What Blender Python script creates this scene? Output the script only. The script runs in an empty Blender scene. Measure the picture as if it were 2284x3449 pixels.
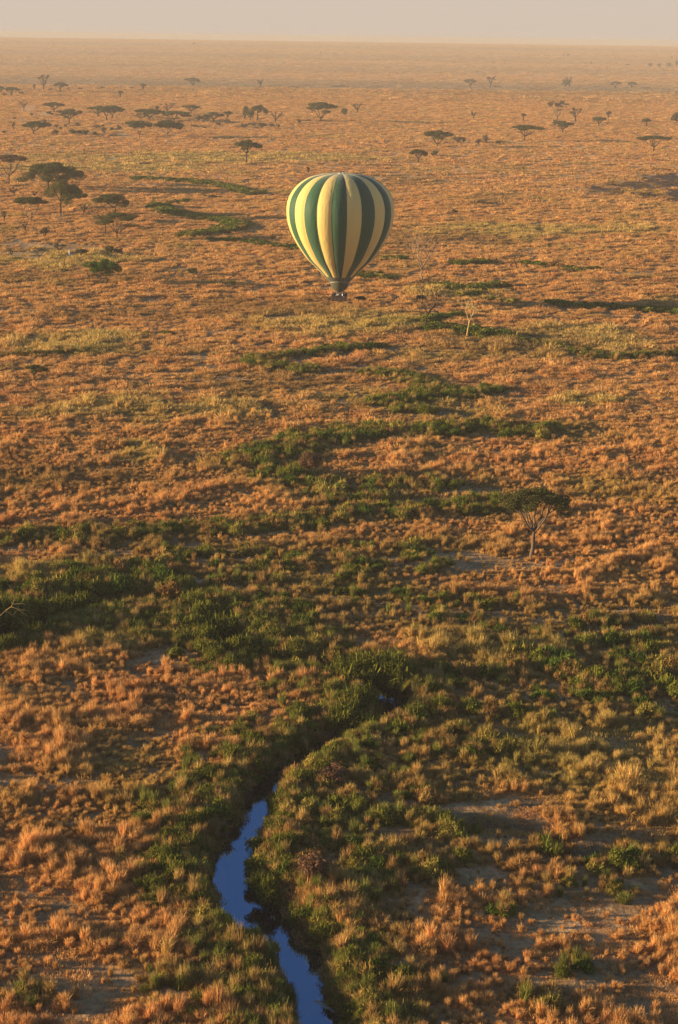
import bpy, bmesh, math, random
import numpy as np
from mathutils import Vector, Matrix
R = math.radians
rng = np.random.default_rng(7)
random.seed(7)
SC = bpy.context.scene
COL = SC.collection

# ---------------------------------------------------------------- camera
F, CX, CY, HZ, CAMH = 6000.0, 1142.0, 1724.5, 125.0, 57.0
PITCH, ROLL = math.atan((CY - HZ) / F), R(0.78)
fw = np.array([0, math.cos(PITCH), -math.sin(PITCH)])
up0 = np.array([0, math.sin(PITCH), math.cos(PITCH)])
r0 = np.array([1.0, 0, 0])
rt = r0 * math.cos(ROLL) + up0 * math.sin(ROLL)
upv = up0 * math.cos(ROLL) - r0 * math.sin(ROLL)
cam_d = bpy.data.cameras.new('camera')
cam = bpy.data.objects.new('camera', cam_d); COL.objects.link(cam)
cam_d.sensor_fit = 'HORIZONTAL'; cam_d.sensor_width = 36; cam_d.lens = 36 * F / 2284
cam_d.clip_start = 1; cam_d.clip_end = 60000
m = Matrix(((rt[0], upv[0], -fw[0], 0), (rt[1], upv[1], -fw[1], 0), (rt[2], upv[2], -fw[2], CAMH), (0, 0, 0, 1)))
cam.matrix_world = m
SC.camera = cam

# ---------------------------------------------------------------- light
SUN_EL, SUN_AZ = R(8.0), R(-92.0)          # azimuth from +Y, clockwise positive: sun on the left, a touch behind the camera
sdir = Vector((math.sin(SUN_AZ) * math.cos(SUN_EL), math.cos(SUN_AZ) * math.cos(SUN_EL), math.sin(SUN_EL)))
ld = bpy.data.lights.new('sun', 'SUN'); ld.energy = 5.0; ld.angle = R(0.6); ld.color = (1.0, 0.76, 0.42)
sun = bpy.data.objects.new('sun', ld); COL.objects.link(sun)
sun.rotation_euler = sdir.to_track_quat('Z', 'Y').to_euler()
W = bpy.data.worlds.new('World'); SC.world = W; W.use_nodes = True
nt = W.node_tree; nt.nodes.clear()
sky = nt.nodes.new('ShaderNodeTexSky'); sky.sky_type = 'NISHITA'; sky.sun_disc = False
sky.sun_elevation = SUN_EL; sky.sun_rotation = SUN_AZ
sky.altitude = 1500; sky.air_density = 1.0; sky.dust_density = 1.0; sky.ozone_density = 3.0
bg = nt.nodes.new('ShaderNodeBackground'); bg.inputs[1].default_value = 0.09
wo = nt.nodes.new('ShaderNodeOutputWorld')
# dust-laden air band low over the horizon, clear blue above it
tc = nt.nodes.new('ShaderNodeTexCoord'); sx = nt.nodes.new('ShaderNodeSeparateXYZ')
mr = nt.nodes.new('ShaderNodeMapRange'); mr.inputs[1].default_value = 0.0; mr.inputs[2].default_value = 0.22
mr.inputs[3].default_value = 1.0; mr.inputs[4].default_value = 0.0; mr.interpolation_type = 'SMOOTHSTEP'
mx = nt.nodes.new('ShaderNodeMix'); mx.data_type = 'RGBA'
mx.inputs[7].default_value = (2.58, 2.14, 1.75, 1)
nt.links.new(tc.outputs['Generated'], sx.inputs[0]); nt.links.new(sx.outputs[2], mr.inputs[0])
nt.links.new(mr.outputs[0], mx.inputs[0]); nt.links.new(sky.outputs[0], mx.inputs[6])
nt.links.new(mx.outputs[2], bg.inputs[0]); nt.links.new(bg.outputs[0], wo.inputs[0])
SC.view_settings.view_transform = 'Standard'; SC.view_settings.look = 'None'
SC.view_settings.exposure = 1.5; SC.view_settings.gamma = 1.0; SC.view_settings.use_curve_mapping = False
SC.cycles.max_bounces = 6; SC.cycles.volume_bounces = 1; SC.cycles.diffuse_bounces = 3
SC.cycles.glossy_bounces = 3; SC.cycles.transmission_bounces = 4; SC.cycles.transparent_max_bounces = 8

# ---------------------------------------------------------------- mapping photo <-> ground
D = 2284 / 1568.0                                   # "display" pixels of my notes -> photo pixels
def sst(a, b, x):
    t = np.clip((np.asarray(x, float) - a) / (b - a), 0, 1); return t * t * (3 - 2 * t)
def ray(px, py):
    a = (px - CX) / F; b = -(py - CY) / F
    return fw + a * rt + b * upv
def far_z(y):
    y = np.asarray(y, float)
    z = 2.0 * np.exp(-((y - 1930) / 230) ** 2) - 9 * sst(1960, 2350, y)
    z = z + 9 * sst(2450, 5200, y) + 36 * sst(2600, 8600, y)
    return z - 30 * sst(8500, 9600, y)
def unproj(px, py, z=None):
    d = ray(px, py)
    if z is not None:
        t = (z - CAMH) / d[2]; return np.array([d[0] * t, d[1] * t, z])
    ys = np.geomspace(60, 9500, 3000); t = ys / d[1]
    gap = CAMH + d[2] * t - far_z(ys)
    k = int(np.argmax(gap < 0)) if (gap < 0).any() else len(ys) - 1
    return np.array([d[0] * t[k], ys[k], float(far_z(ys[k]))])
def proj(x, y, z):
    vx, vy, vz = x, y, z - CAMH
    dep = vx * fw[0] + vy * fw[1] + vz * fw[2]
    return (CX + F * (vx * rt[0] + vy * rt[1] + vz * rt[2]) / dep, CY - F * (vx * upv[0] + vy * upv[1] + vz * upv[2]) / dep)
def scale_at(p):                                   # photo pixels per metre
    return F / float(np.dot(np.array([p[0], p[1], p[2] - CAMH]), fw))

# value noise
def vnoise(x, y, s, seed=0):
    x = np.asarray(x) / s + seed * 17.3; y = np.asarray(y) / s + seed * 9.7
    xi = np.floor(x).astype(np.int64); yi = np.floor(y).astype(np.int64)
    fx = x - xi; fy = y - yi; fx = fx * fx * (3 - 2 * fx); fy = fy * fy * (3 - 2 * fy)
    def h(a, b):
        v = (a * 374761393 + b * 668265263 + seed * 974711) & 0x7fffffff
        v = ((v ^ (v >> 13)) * 1274126177) & 0x7fffffff
        return ((v ^ (v >> 16)) & 0xffff) / 65535.0
    a = h(xi, yi); b = h(xi + 1, yi); c = h(xi, yi + 1); d = h(xi + 1, yi + 1)
    return (a * (1 - fx) + b * fx) * (1 - fy) + (c * (1 - fx) + d * fx) * fy
def fnoise(x, y, s, seed=0, o=3):
    t = 0; a = 1; n = 0
    for k in range(o):
        t = t + a * vnoise(x, y, s / (2 ** k), seed + k * 5); n += a; a *= 0.55
    return t / n
def polydist(x, y, P, wds=None):
    best = np.full(np.shape(x), 1e9); bw = np.zeros(np.shape(x))
    for i in range(len(P) - 1):
        ax, ay = P[i][0], P[i][1]; bx, by = P[i + 1][0], P[i + 1][1]
        dx, dy = bx - ax, by - ay; L = dx * dx + dy * dy + 1e-9
        t = np.clip(((x - ax) * dx + (y - ay) * dy) / L, 0, 1)
        d = np.hypot(x - ax - t * dx, y - ay - t * dy)
        m_ = d < best; best = np.where(m_, d, best)
        if wds is not None: bw = np.where(m_, wds[i] + (wds[i + 1] - wds[i]) * t, bw)
    return (best, bw) if wds is not None else best

# ---------------------------------------------------------------- river
WATER_Z = -1.25
BL = [(1060, 3640), (1018, 3449), (993, 3361), (972, 3295), (950, 3244), (902, 3188), (826, 3155), (785, 3122), (757, 3065), (726, 3012), (728, 2938), (748, 2856), (800, 2815), (815, 2765), (838, 2706), (880, 2650), (958, 2590), (1100, 2510), (1270, 2448), (1292, 2405), (1245, 2350)]
BR = [(1180, 3640), (1128, 3449), (1075, 3356), (1062, 3300), (1068, 3234), (1006, 3190), (962, 3137), (918, 3081), (898, 3030), (836, 2995), (826, 2938), (842, 2892), (858, 2831), (886, 2785), (898, 2723), (935, 2660), (1000, 2606), (1140, 2526), (1320, 2448), (1372, 2398), (1368, 2335)]
RIV, RW = [], []
for a, b in zip(BL, BR):
    A = unproj(a[0], a[1], WATER_Z); B = unproj(b[0], b[1], WATER_Z)
    RIV.append((A + B) / 2); RW.append(max(np.hypot(*(A - B)[:2]) / 2 * (1.22 if 3090 < a[1] < 3300 else 1.04 if a[1] > 3020 else .96), 0.7))
for px, py, w_ in [(1200, 2300, 1.2), (1060, 2275, .8), (900, 2265, .7), (810, 2235, .7), (765, 2180, .8), (715, 2110, .8), (600, 2062, .9), (440, 2052, 1.5), (300, 2065, 1.8), (190, 2095, 1.8), (60, 2150, 1.8), (-120, 2200, 1.8), (-400, 2230, 2)]:
    RIV.append(unproj(px, py, WATER_Z)); RW.append(w_)
RIV = np.array(RIV); RW = np.array(RW)
GULLY = [unproj(x, y, 0) for x, y in [(1560, 2765), (1700, 2775), (1830, 2800), (1895, 2850), (1960, 2870), (2080, 2850), (2170, 2830), (2330, 2820)]]

def height(x, y):
    x = np.asarray(x, float); y = np.asarray(y, float)
    z = far_z(y)
    amp = 1 - 0.6 * sst(900, 2500, y)
    z = z + amp * ((fnoise(x, y, 60, 3, 2) - 0.5) * 1.1 * sst(120, 260, y) + (fnoise(x, y, 9, 8, 3) - 0.5) * (.16 + .19 * sst(150, 300, y)))
    near = y < 420
    dz = np.zeros_like(z)
    if near.any():
        xs = x[near]; ys = y[near]
        d, w_ = polydist(xs, ys, RIV, RW)
        d = d + (vnoise(xs, ys, 1.3, 4) - 0.5) * 0.7 + (vnoise(xs, ys, 4, 5) - 0.5) * 0.8
        e = d - w_
        zz = z[near]
        fl = 1 - sst(-0.6, 1.9, e)
        k = zz * (1 - fl) + (-2.1) * fl
        g = 1 - sst(0.3, 2.6, polydist(xs, ys, GULLY) + (vnoise(xs, ys, 2, 6) - 0.5) * 1.0)
        k = k - .6 * g
        dz[near] = k - zz
    return z + dz
def hz(x, y): return float(height(np.array([x]), np.array([y]))[0])

# ---------------------------------------------------------------- node / material helpers
def newmat(name):
    mt = bpy.data.materials.new(name); mt.use_nodes = True
    n = mt.node_tree; n.nodes.clear(); o = n.nodes.new('ShaderNodeOutputMaterial')
    return mt, n, o
def N(n, t, **kw):
    q = n.nodes.new(t)
    for k, v in kw.items(): setattr(q, k, v)
    return q
def pbr(name, col, rough=0.8, spec=0.2, noise=0.0, nscale=5.0, metal=0.0, bump=0.0, col2=None):
    mt, n, o = newmat(name); p = N(n, 'ShaderNodeBsdfPrincipled')
    p.inputs['Base Color'].default_value = (*col, 1); p.inputs['Roughness'].default_value = rough
    p.inputs['Specular IOR Level'].default_value = spec; p.inputs['Metallic'].default_value = metal
    if noise or bump:
        t = N(n, 'ShaderNodeTexNoise'); t.inputs['Scale'].default_value = nscale; t.inputs['Detail'].default_value = 5
        c = N(n, 'ShaderNodeTexCoord'); n.links.new(c.outputs['Object'], t.inputs['Vector'])
        rmp = N(n, 'ShaderNodeMix', data_type='RGBA')
        rmp.inputs[6].default_value = (*[v * (1 - noise) for v in col], 1)
        c2 = col2 or [min(1, v * (1 + noise)) for v in col]
        rmp.inputs[7].default_value = (*c2, 1)
        n.links.new(t.outputs[0], rmp.inputs[0]); n.links.new(rmp.outputs[2], p.inputs['Base Color'])
        if bump:
            b = N(n, 'ShaderNodeBump'); b.inputs['Strength'].default_value = bump; b.inputs['Distance'].default_value = 0.05
            n.links.new(t.outputs[0], b.inputs['Height']); n.links.new(b.outputs[0], p.inputs['Normal'])
    n.links.new(p.outputs[0], o.inputs[0]); return mt
def foliage(name, col, var=0.5, trans=0.3, instanced=False, hue=None):
    """leaf / blade material: colour differs from leaf to leaf, thin and slightly translucent"""
    mt, n, o = newmat(name)
    g = N(n, 'ShaderNodeNewGeometry')
    base = N(n, 'ShaderNodeMix', data_type='RGBA')
    if instanced:
        at = N(n, 'ShaderNodeAttribute', attribute_type='INSTANCER', attribute_name='tint')
        lo = N(n, 'ShaderNodeVectorMath', operation='MULTIPLY'); hi = N(n, 'ShaderNodeVectorMath', operation='MULTIPLY')
        lo.inputs[1].default_value = [1 - var, 1 - var, 1 - var]; hi.inputs[1].default_value = [1 + var * .9, 1 + var, 1 + var * 1.1]
        n.links.new(at.outputs['Color'], lo.inputs[0]); n.links.new(at.outputs['Color'], hi.inputs[0])
        n.links.new(lo.outputs[0], base.inputs[6]); n.links.new(hi.outputs[0], base.inputs[7])
    else:
        h2 = hue or [min(1, c * (1 + var)) for c in col]
        base.inputs[6].default_value = (*[c * (1 - var) for c in col], 1); base.inputs[7].default_value = (*h2, 1)
    n.links.new(g.outputs['Random Per Island'], base.inputs[0])
    df = N(n, 'ShaderNodeBsdfDiffuse'); tr = N(n, 'ShaderNodeBsdfTranslucent'); ms = N(n, 'ShaderNodeMixShader')
    ms.inputs[0].default_value = trans
    n.links.new(base.outputs[2], df.inputs[0]); n.links.new(base.outputs[2], tr.inputs[0])
    n.links.new(df.outputs[0], ms.inputs[1]); n.links.new(tr.outputs[0], ms.inputs[2]); n.links.new(ms.outputs[0], o.inputs[0])
    return mt

def tag(o, label=None, cat=None, group=None, kind=None):
    if label: o['label'] = label
    if cat: o['category'] = cat
    if group: o['group'] = group
    if kind: o['kind'] = kind
    return o
def link(name, me, mat=None, parent=None):
    o = bpy.data.objects.new(name, me); COL.objects.link(o)
    if mat is not None and not me.materials: me.materials.append(mat)
    if parent: o.parent = parent
    return o
def np_mesh(name, V, Fq, nper):
    """V (n,3), Fq (k,nper)"""
    me = bpy.data.meshes.new(name); V = np.ascontiguousarray(V, np.float32); Fq = np.ascontiguousarray(Fq, np.int32)
    me.vertices.add(len(V)); me.vertices.foreach_set('co', V.ravel())
    me.loops.add(Fq.size); me.loops.foreach_set('vertex_index', Fq.ravel())
    me.polygons.add(len(Fq)); me.polygons.foreach_set('loop_start', np.arange(0, Fq.size, nper, dtype=np.int32))
    me.update(calc_edges=True); return me
def py_mesh(name, V, Fs, smooth=False):
    me = bpy.data.meshes.new(name); me.from_pydata([tuple(map(float, v)) for v in V], [], Fs); me.update()
    if smooth: me.polygons.foreach_set('use_smooth', [True] * len(me.polygons))
    return me

# ---------------------------------------------------------------- terrain
def ell(px, py, c, rx, ry, soft=0.35):             # soft ellipse in display px notes -> mask
    q = np.hypot((px / D - c[0]) / rx, (py / D - c[1]) / ry)
    return 1 - sst(1 - soft, 1 + soft, q)
BARE = [(420, 1532, 95, 20), (205, 1602, 48, 12), (465, 1752, 32, 16), (175, 1832, 55, 20), (20, 1745, 35, 30), (1080, 1290, 170, 22), (1240, 1310, 90, 20), (745, 1378, 60, 10),
        (720, 1412, 45, 11), (430, 1335, 60, 13), (1090, 1868, 130, 12), (1350, 2110, 190, 48), (1410, 2035, 170, 16), (1180, 2170, 80, 28), (1040, 1122, 75, 9), (440, 828, 50, 12),
        (120, 2362, 120, 14), (440, 2310, 45, 24), (1140, 2010, 60, 30), (640, 2360, 30, 20), (1000, 2080, 30, 40), (950, 2230, 30, 40), (960, 1790, 60, 14), (720, 2020, 25, 20), (20, 1150, 30, 8), (1330, 2260, 110, 30),
        (300, 1990, 60, 14), (280, 1290, 60, 9), (1470, 1420, 60, 10), (500, 770, 40, 8), (120, 570, 160, 9), (60, 590, 60, 6), (520, 885, 60, 6), (1460, 635, 60, 5), (600, 1030, 50, 5), (560, 2080, 16, 40), (130, 1450, 40, 5), (790, 2340, 24, 40)]
YEL = [(760, 745, 210, 34), (150, 790, 160, 24), (500, 365, 420, 12), (1250, 535, 300, 14), (330, 950, 300, 30), (1150, 1500, 200, 40), (1350, 1750, 240, 90), (330, 1050, 60, 18), (760, 1200, 90, 12), (1050, 680, 120, 12),
       (150, 600, 200, 20), (800, 1540, 40, 20), (1300, 790, 200, 40), (250, 390, 260, 12), (1350, 930, 100, 20), (850, 1950, 40, 120), (90, 1340, 200, 30), (270, 1495, 100, 14)]
DARK = [(620, 715, 200, 22), (250, 725, 200, 14), (120, 1100, 300, 30), (520, 700, 120, 14), (1200, 800, 200, 30), (1000, 555, 250, 14), (880, 415, 160, 14), (1130, 465, 60, 10), (200, 640, 300, 12), (650, 890, 200, 20), (700, 1050, 100, 20), (330, 1260, 300, 20)]
BURN = [(1430, 435, 72, 9.8), (1500, 441, 34, 15.0), (1560, 452, 32, 18.0), (1515, 401, 36, 8.2), (1545, 408, 40, 9.0), (1400, 437, 34, 6.0), (1550, 430, 40, 9.0), (1470, 428, 40, 7.5), (1560, 462, 30, 7.5), (1500, 448, 30, 7.5), (1560, 430, 50, 13.5), (1530, 415, 50, 7.5)]
TRACKS = [([unproj(x, y, 0) for x, y in [(1020, 458), (1100, 462), (1160, 475), (1220, 498), (1290, 512), (1370, 528), (1500, 550), (1600, 570), (1720, 592), (1850, 620), (1960, 640), (2080, 655), (2300, 700)]], 1.6),
          ([unproj(x, y, 0) for x, y in [(-80, 418), (40, 416), (95, 402), (130, 394), (165, 385), (215, 372), (290, 360)]], 5.0)]
def masks(x, y):
    px, py = proj(x, y, np.asarray(far_z(y)))
    wob = (fnoise(x, y, 7, 31, 3) - .5)
    wx = px + wob * 60 + (fnoise(x, y, 25, 41, 2) - .5) * 120 * sst(0, 2500, py)
    wy = py + (fnoise(x, y, 9, 37, 3) - .5) * np.clip((py - 250) / 12, 4, 110)
    def un(L):
        r_ = np.zeros_like(px)
        for a, b, c, d in L: r_ = np.maximum(r_, ell(wx, wy, (a, b), c, d))
        return r_
    return px, py, un(BARE), un(YEL), un(DARK), np.clip(un(BURN) * sst(.30, .52, fnoise(x, y * .5, 9, 87, 3)) * 1.3, 0, 1)

GR = {'orange': (0.66, 0.33, 0.118), 'ochre': (0.61, 0.385, 0.12), 'red': (0.54, 0.245, 0.09), 'olive': (0.34, 0.28, 0.06), 'brown': (0.36, 0.20, 0.07)}
GRv = {k: np.array(v) for k, v in GR.items()}
def grass_tint(x, y, ye, dk, n):
    a = fnoise(x, y, 38, 11, 3)[:, None]; b = fnoise(x, y, 7, 12, 2)[:, None]; r_ = rng.random((n, 1))
    c = GRv['orange'] * (0.55 + 0.45 * a) + GRv['ochre'] * (0.45 - 0.45 * a) * 1.0
    c = c + (GRv['red'] - c) * sst(.52, .8, b + (r_ - .5) * .35) * 0.75
    c = c + (GRv['ochre'] - c) * np.clip(ye[:, None] * 0.95, 0, 1)
    c = c + (GRv['olive'] - c) * np.clip(sst(.58, .85, fnoise(x, y, 20, 14, 3))[:, None] * 0.45 + ye[:, None] * .3 * (r_ < .5), 0, 1)
    c = c + (GRv['brown'] - c) * np.clip(dk[:, None] * 0.7, 0, 1)
    return c * (0.78 + 0.44 * rng.random((n, 1)))

nu, ny = 560, 1500
us = np.linspace(-0.36, 0.36, nu); ys_ = np.geomspace(52, 9300, ny)
YY, UU = np.meshgrid(ys_, us, indexing='ij'); XX = UU * (YY + 25)
X, Y = XX.ravel(), YY.ravel(); Z = height(X, Y)
idx = np.arange(nu * ny).reshape(ny, nu)
Q = np.stack([idx[:-1, :-1], idx[:-1, 1:], idx[1:, 1:], idx[1:, :-1]], -1).reshape(-1, 4)
gm = np_mesh('ground', np.stack([X, Y, Z], 1), Q, 4)
gm.polygons.foreach_set('use_smooth', np.ones(len(Q), bool))
px, py, ba, ye, dk, bu = masks(X, Y)
soil = np.array([0.25, 0.145, 0.068]); litter = np.array([0.34, 0.19, 0.085]); mud = np.array([0.05, 0.04, 0.03])
n1 = fnoise(X, Y, 5, 51, 3)[:, None]
near_c = soil + (litter - soil) * sst(.35, .7, n1)
near_c = near_c + (soil * 1.7 - near_c) * ba[:, None] * .7
fn = fnoise(X, Y, 90, 61, 4)[:, None]; fn2 = fnoise(X * 0.25, Y, 60, 65, 4)[:, None]
far_c = np.array([0.78, 0.45, 0.20]) * (0.62 + 0.34 * fn + 0.34 * fn2)
far_c = far_c + (np.array([.62, .44, .18]) - far_c) * (ye[:, None] * .7)
far_c = far_c + (np.array([.36, .22, .11]) - far_c) * (dk[:, None] * .45)
strip = (sst(292, 272, py) * sst(1900, 2400, Y))[:, None]
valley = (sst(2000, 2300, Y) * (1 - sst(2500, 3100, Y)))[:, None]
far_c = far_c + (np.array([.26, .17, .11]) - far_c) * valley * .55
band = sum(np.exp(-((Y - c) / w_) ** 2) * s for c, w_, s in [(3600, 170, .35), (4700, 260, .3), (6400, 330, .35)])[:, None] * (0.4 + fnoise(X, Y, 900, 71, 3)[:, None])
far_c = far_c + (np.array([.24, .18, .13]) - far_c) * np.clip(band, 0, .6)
cov = sst(330, 900, Y)[:, None]
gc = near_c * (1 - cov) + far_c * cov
gc = gc + (np.array([.075, .05, .04]) - gc) * np.clip(bu * (0.95 + 1.6 * (fnoise(X, Y, 12, 77, 3) - .25)), 0, 1)[:, None]
for P, w_ in TRACKS:
    d = polydist(X, Y, P) + (vnoise(X, Y, 12, 3) - .5) * w_
    gc = gc + (np.array([.36, .28, .21]) - gc) * (1 - sst(w_ * .6, w_ * 1.3, d))[:, None] * .75
gc = gc + (mud - gc) * (1 - sst(-0.9, -0.15, Z))[:, None] * (Y < 420)[:, None]
at = gm.attributes.new('tint', 'FLOAT_COLOR', 'POINT')
at.data.foreach_set('color', np.concatenate([gc, np.ones((len(gc), 1))], 1).astype(np.float32).ravel())
mt, n, o = newmat('savanna_ground')
p = N(n, 'ShaderNodeBsdfPrincipled'); p.inputs['Roughness'].default_value = 0.95; p.inputs['Specular IOR Level'].default_value = 0.05
a = N(n, 'ShaderNodeAttribute', attribute_name='tint'); c = N(n, 'ShaderNodeTexCoord')
t1 = N(n, 'ShaderNodeTexNoise'); t1.inputs['Scale'].default_value = 2.2; t1.inputs['Detail'].default_value = 6
t2 = N(n, 'ShaderNodeTexNoise'); t2.inputs['Scale'].default_value = 0.35; t2.inputs['Detail'].default_value = 7; t2.inputs['Roughness'].default_value = .65
mp = N(n, 'ShaderNodeMapping'); mp.inputs['Scale'].default_value = (1, .5, 1)
n.links.new(c.outputs['Object'], t1.inputs['Vector']); n.links.new(c.outputs['Object'], mp.inputs[0]); n.links.new(mp.outputs[0], t2.inputs['Vector'])
m1 = N(n, 'ShaderNodeMapRange'); m1.inputs[1].default_value = .3; m1.inputs[2].default_value = .7; m1.inputs[3].default_value = .62; m1.inputs[4].default_value = 1.3
m2 = N(n, 'ShaderNodeMapRange'); m2.inputs[1].default_value = .35; m2.inputs[2].default_value = .65; m2.inputs[3].default_value = .7; m2.inputs[4].default_value = 1.25
n.links.new(t1.outputs[0], m1.inputs[0]); n.links.new(t2.outputs[0], m2.inputs[0])
mm = N(n, 'ShaderNodeMath', operation='MULTIPLY'); n.links.new(m1.outputs[0], mm.inputs[0]); n.links.new(m2.outputs[0], mm.inputs[1])
v = N(n, 'ShaderNodeVectorMath', operation='SCALE'); n.links.new(a.outputs['Color'], v.inputs[0]); n.links.new(mm.outputs[0], v.inputs['Scale'])
n.links.new(v.outputs[0], p.inputs['Base Color'])
b1 = N(n, 'ShaderNodeBump'); b1.inputs['Strength'].default_value = .5; b1.inputs['Distance'].default_value = .1
b2 = N(n, 'ShaderNodeBump'); b2.inputs['Strength'].default_value = .8; b2.inputs['Distance'].default_value = .7
n.links.new(t1.outputs[0], b1.inputs['Height']); n.links.new(t2.outputs[0], b2.inputs['Height']); n.links.new(b2.outputs[0], b1.inputs['Normal'])
n.links.new(b1.outputs[0], p.inputs['Normal']); n.links.new(p.outputs[0], o.inputs[0])
gm.materials.append(mt)
tag(link('ground', gm), kind='structure')

# water: a ribbon a little wider than the channel floor
V, Fs = [], []
NW = len(RIV) - 10
for i, q in enumerate(RIV[:NW]):
    a_ = RIV[max(i - 1, 0)]; b_ = RIV[min(i + 1, len(RIV) - 1)]; t = (b_ - a_)[:2].copy(); t /= np.hypot(*t) + 1e-9
    nrm = np.array([-t[1], t[0]]); w_ = RW[i] + 1.0
    V += [(q[0] + nrm[0] * w_, q[1] + nrm[1] * w_, WATER_Z), (q[0] - nrm[0] * w_, q[1] - nrm[1] * w_, WATER_Z)]
    if i: Fs.append((2 * i - 2, 2 * i - 1, 2 * i + 1, 2 * i))
mt, n, o = newmat('river_water')
gl = N(n, 'ShaderNodeBsdfGlossy'); gl.inputs['Roughness'].default_value = 0.03; gl.inputs['Color'].default_value = (.16, .235, .34, 1)
df = N(n, 'ShaderNodeBsdfDiffuse'); df.inputs[0].default_value = (.012, .012, .012, 1)
ad = N(n, 'ShaderNodeAddShader'); tn = N(n, 'ShaderNodeTexNoise'); tn.inputs['Scale'].default_value = 2.5; tn.inputs['Detail'].default_value = 3
c = N(n, 'ShaderNodeTexCoord'); n.links.new(c.outputs['Object'], tn.inputs['Vector'])
bp = N(n, 'ShaderNodeBump'); bp.inputs['Strength'].default_value = .25; bp.inputs['Distance'].default_value = .02
n.links.new(tn.outputs[0], bp.inputs['Height']); n.links.new(bp.outputs[0], gl.inputs['Normal'])
n.links.new(gl.outputs[0], ad.inputs[0]); n.links.new(df.outputs[0], ad.inputs[1]); n.links.new(ad.outputs[0], o.inputs[0])
tag(link('river', py_mesh('river', V, Fs), mt), kind='structure')

# ---------------------------------------------------------------- vegetation prototypes (numpy)
def blades_mesh(name, n, spread, h, width, bend, seed, base_r=0.14):
    g = np.random.default_rng(seed)
    th = g.random(n) * 2 * math.pi; rb = base_r * np.sqrt(g.random(n)); L = h * (0.55 + 0.55 * g.random(n))
    lean = spread * g.random(n) ** 0.8; th2 = th + g.normal(0, .5, n)
    bx, by = rb * np.cos(th), rb * np.sin(th)
    wdir = g.random(n) * 2 * math.pi; wx, wy = np.cos(wdir) * width / 2, np.sin(wdir) * width / 2
    mx_, my_ = bx + np.cos(th2) * lean * .35, by + np.sin(th2) * lean * .35
    tx, ty = bx + np.cos(th2) * lean, by + np.sin(th2) * lean; tz = L * (1 - bend * (lean / max(spread, .01)) ** 2 * .6)
    V = np.zeros((n, 5, 3))
    V[:, 0] = np.stack([bx - wx, by - wy, np.full(n, -.06)], 1); V[:, 1] = np.stack([bx + wx, by + wy, np.full(n, -.06)], 1)
    V[:, 2] = np.stack([mx_ + wx * .9, my_ + wy * .9, L * .6], 1); V[:, 3] = np.stack([mx_ - wx * .9, my_ - wy * .9, L * .6], 1)
    V[:, 4] = np.stack([tx, ty, tz], 1)
    b = np.arange(n)[:, None] * 5
    T = np.concatenate([b + [0, 1, 2], b + [0, 2, 3], b + [3, 2, 4]])
    return np_mesh(name, V.reshape(-1, 3), T, 3)
def leaf_cloud(C, Rr, size, g, flat=0.5):
    """C (n,3) leaf centres; quads of random direction"""
    n = len(C)
    nrm = g.normal(0, 1, (n, 3)); nrm[:, 2] = np.abs(nrm[:, 2]) + flat; nrm /= np.linalg.norm(nrm, axis=1)[:, None]
    a = np.cross(nrm, g.normal(0, 1, (n, 3))); a /= np.linalg.norm(a, axis=1)[:, None] + 1e-9; b = np.cross(nrm, a)
    s = (size * (.6 + .8 * g.random(n)))[:, None] if np.ndim(size) == 0 else size[:, None]
    V = np.stack([C - a * s * .5 - b * s * .18, C + b * s * .30, C + a * s * .5 + b * s * .1, C - b * s * .34], 1)
    return V.reshape(-1, 3), np.arange(n * 4).reshape(n, 4)
def shrub_mesh(name, seed, w, h, n, leaf, lobes=9, up=0.0):
    g = np.random.default_rng(seed); Cs = []
    cx = g.normal(0, w * .24, lobes); cy = g.normal(0, w * .24, lobes)
    for i in range(lobes):
        rr = w * (.16 + .16 * g.random()); cz = h * (.30 + .45 * g.random()) * (1 - .45 * min(1, np.hypot(cx[i], cy[i]) / (w * .5)))
        k = n // lobes; d = g.normal(0, 1, (k, 3)); d /= np.linalg.norm(d, axis=1)[:, None]; d[:, 2] = np.abs(d[:, 2]) - .35 * g.random(k)
        rad = (.55 + .5 * g.random(k) ** .5)[:, None]
        c_ = np.array([cx[i], cy[i], cz]) + d * rad * np.array([rr, rr, rr * h / w * 1.4])
        Cs.append(c_)
    C = np.concatenate(Cs); C[:, 2] = np.maximum(C[:, 2], .03)
    V, Q = leaf_cloud(C, None, leaf, g, .2)
    if up:                                     # upright sprays at the rim of the bush
        k = n // 6; pick = C[g.integers(0, len(C), k)]; tip = pick + g.normal(0, .12, (k, 3)) + np.array([0, 0, up]) * (.5 + g.random((k, 1)))
        s = g.normal(0, 1, (k, 3)) * .02
        V2 = np.stack([pick - s, pick + s, tip + s * .4, tip - s * .4], 1).reshape(-1, 3); Q2 = np.arange(k * 4).reshape(k, 4) + len(V)
        V = np.concatenate([V, V2]); Q = np.concatenate([Q, Q2])
    return np_mesh(name, V, Q, 4)

M_grass = foliage('dry_grass', (.4, .2, .1), .38, .32, True)
M_leafi = foliage('green_leaves', (.1, .1, .02), .5, .22, True)
def protos(cname, meshes, mat):
    c = bpy.data.collections.new(cname)
    for i, me in enumerate(meshes):
        me.materials.append(mat); ob = bpy.data.objects.new('%s_%02d' % (cname, i), me); c.objects.link(ob)
    return c
PG_near = protos('tussock', [blades_mesh('tussock', 170, .36, .62, .022, .7, 100 + i) for i in range(5)] + [blades_mesh('tussock', 140, .26, .85, .020, .3, 110 + i) for i in range(2)] + [blades_mesh('tussock', 230, .5, .5, .022, .9, 120 + i, .3) for i in range(2)], M_grass)
PG_mid = protos('tuft', [blades_mesh('tuft', 90, .8, .62, .075, .6, 200 + i, .75) for i in range(6)], M_grass)
PG_far = protos('clump', [blades_mesh('clump', 90, 1.6, .62, .26, .5, 300 + i, 2.2) for i in range(5)], M_grass)
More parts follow.
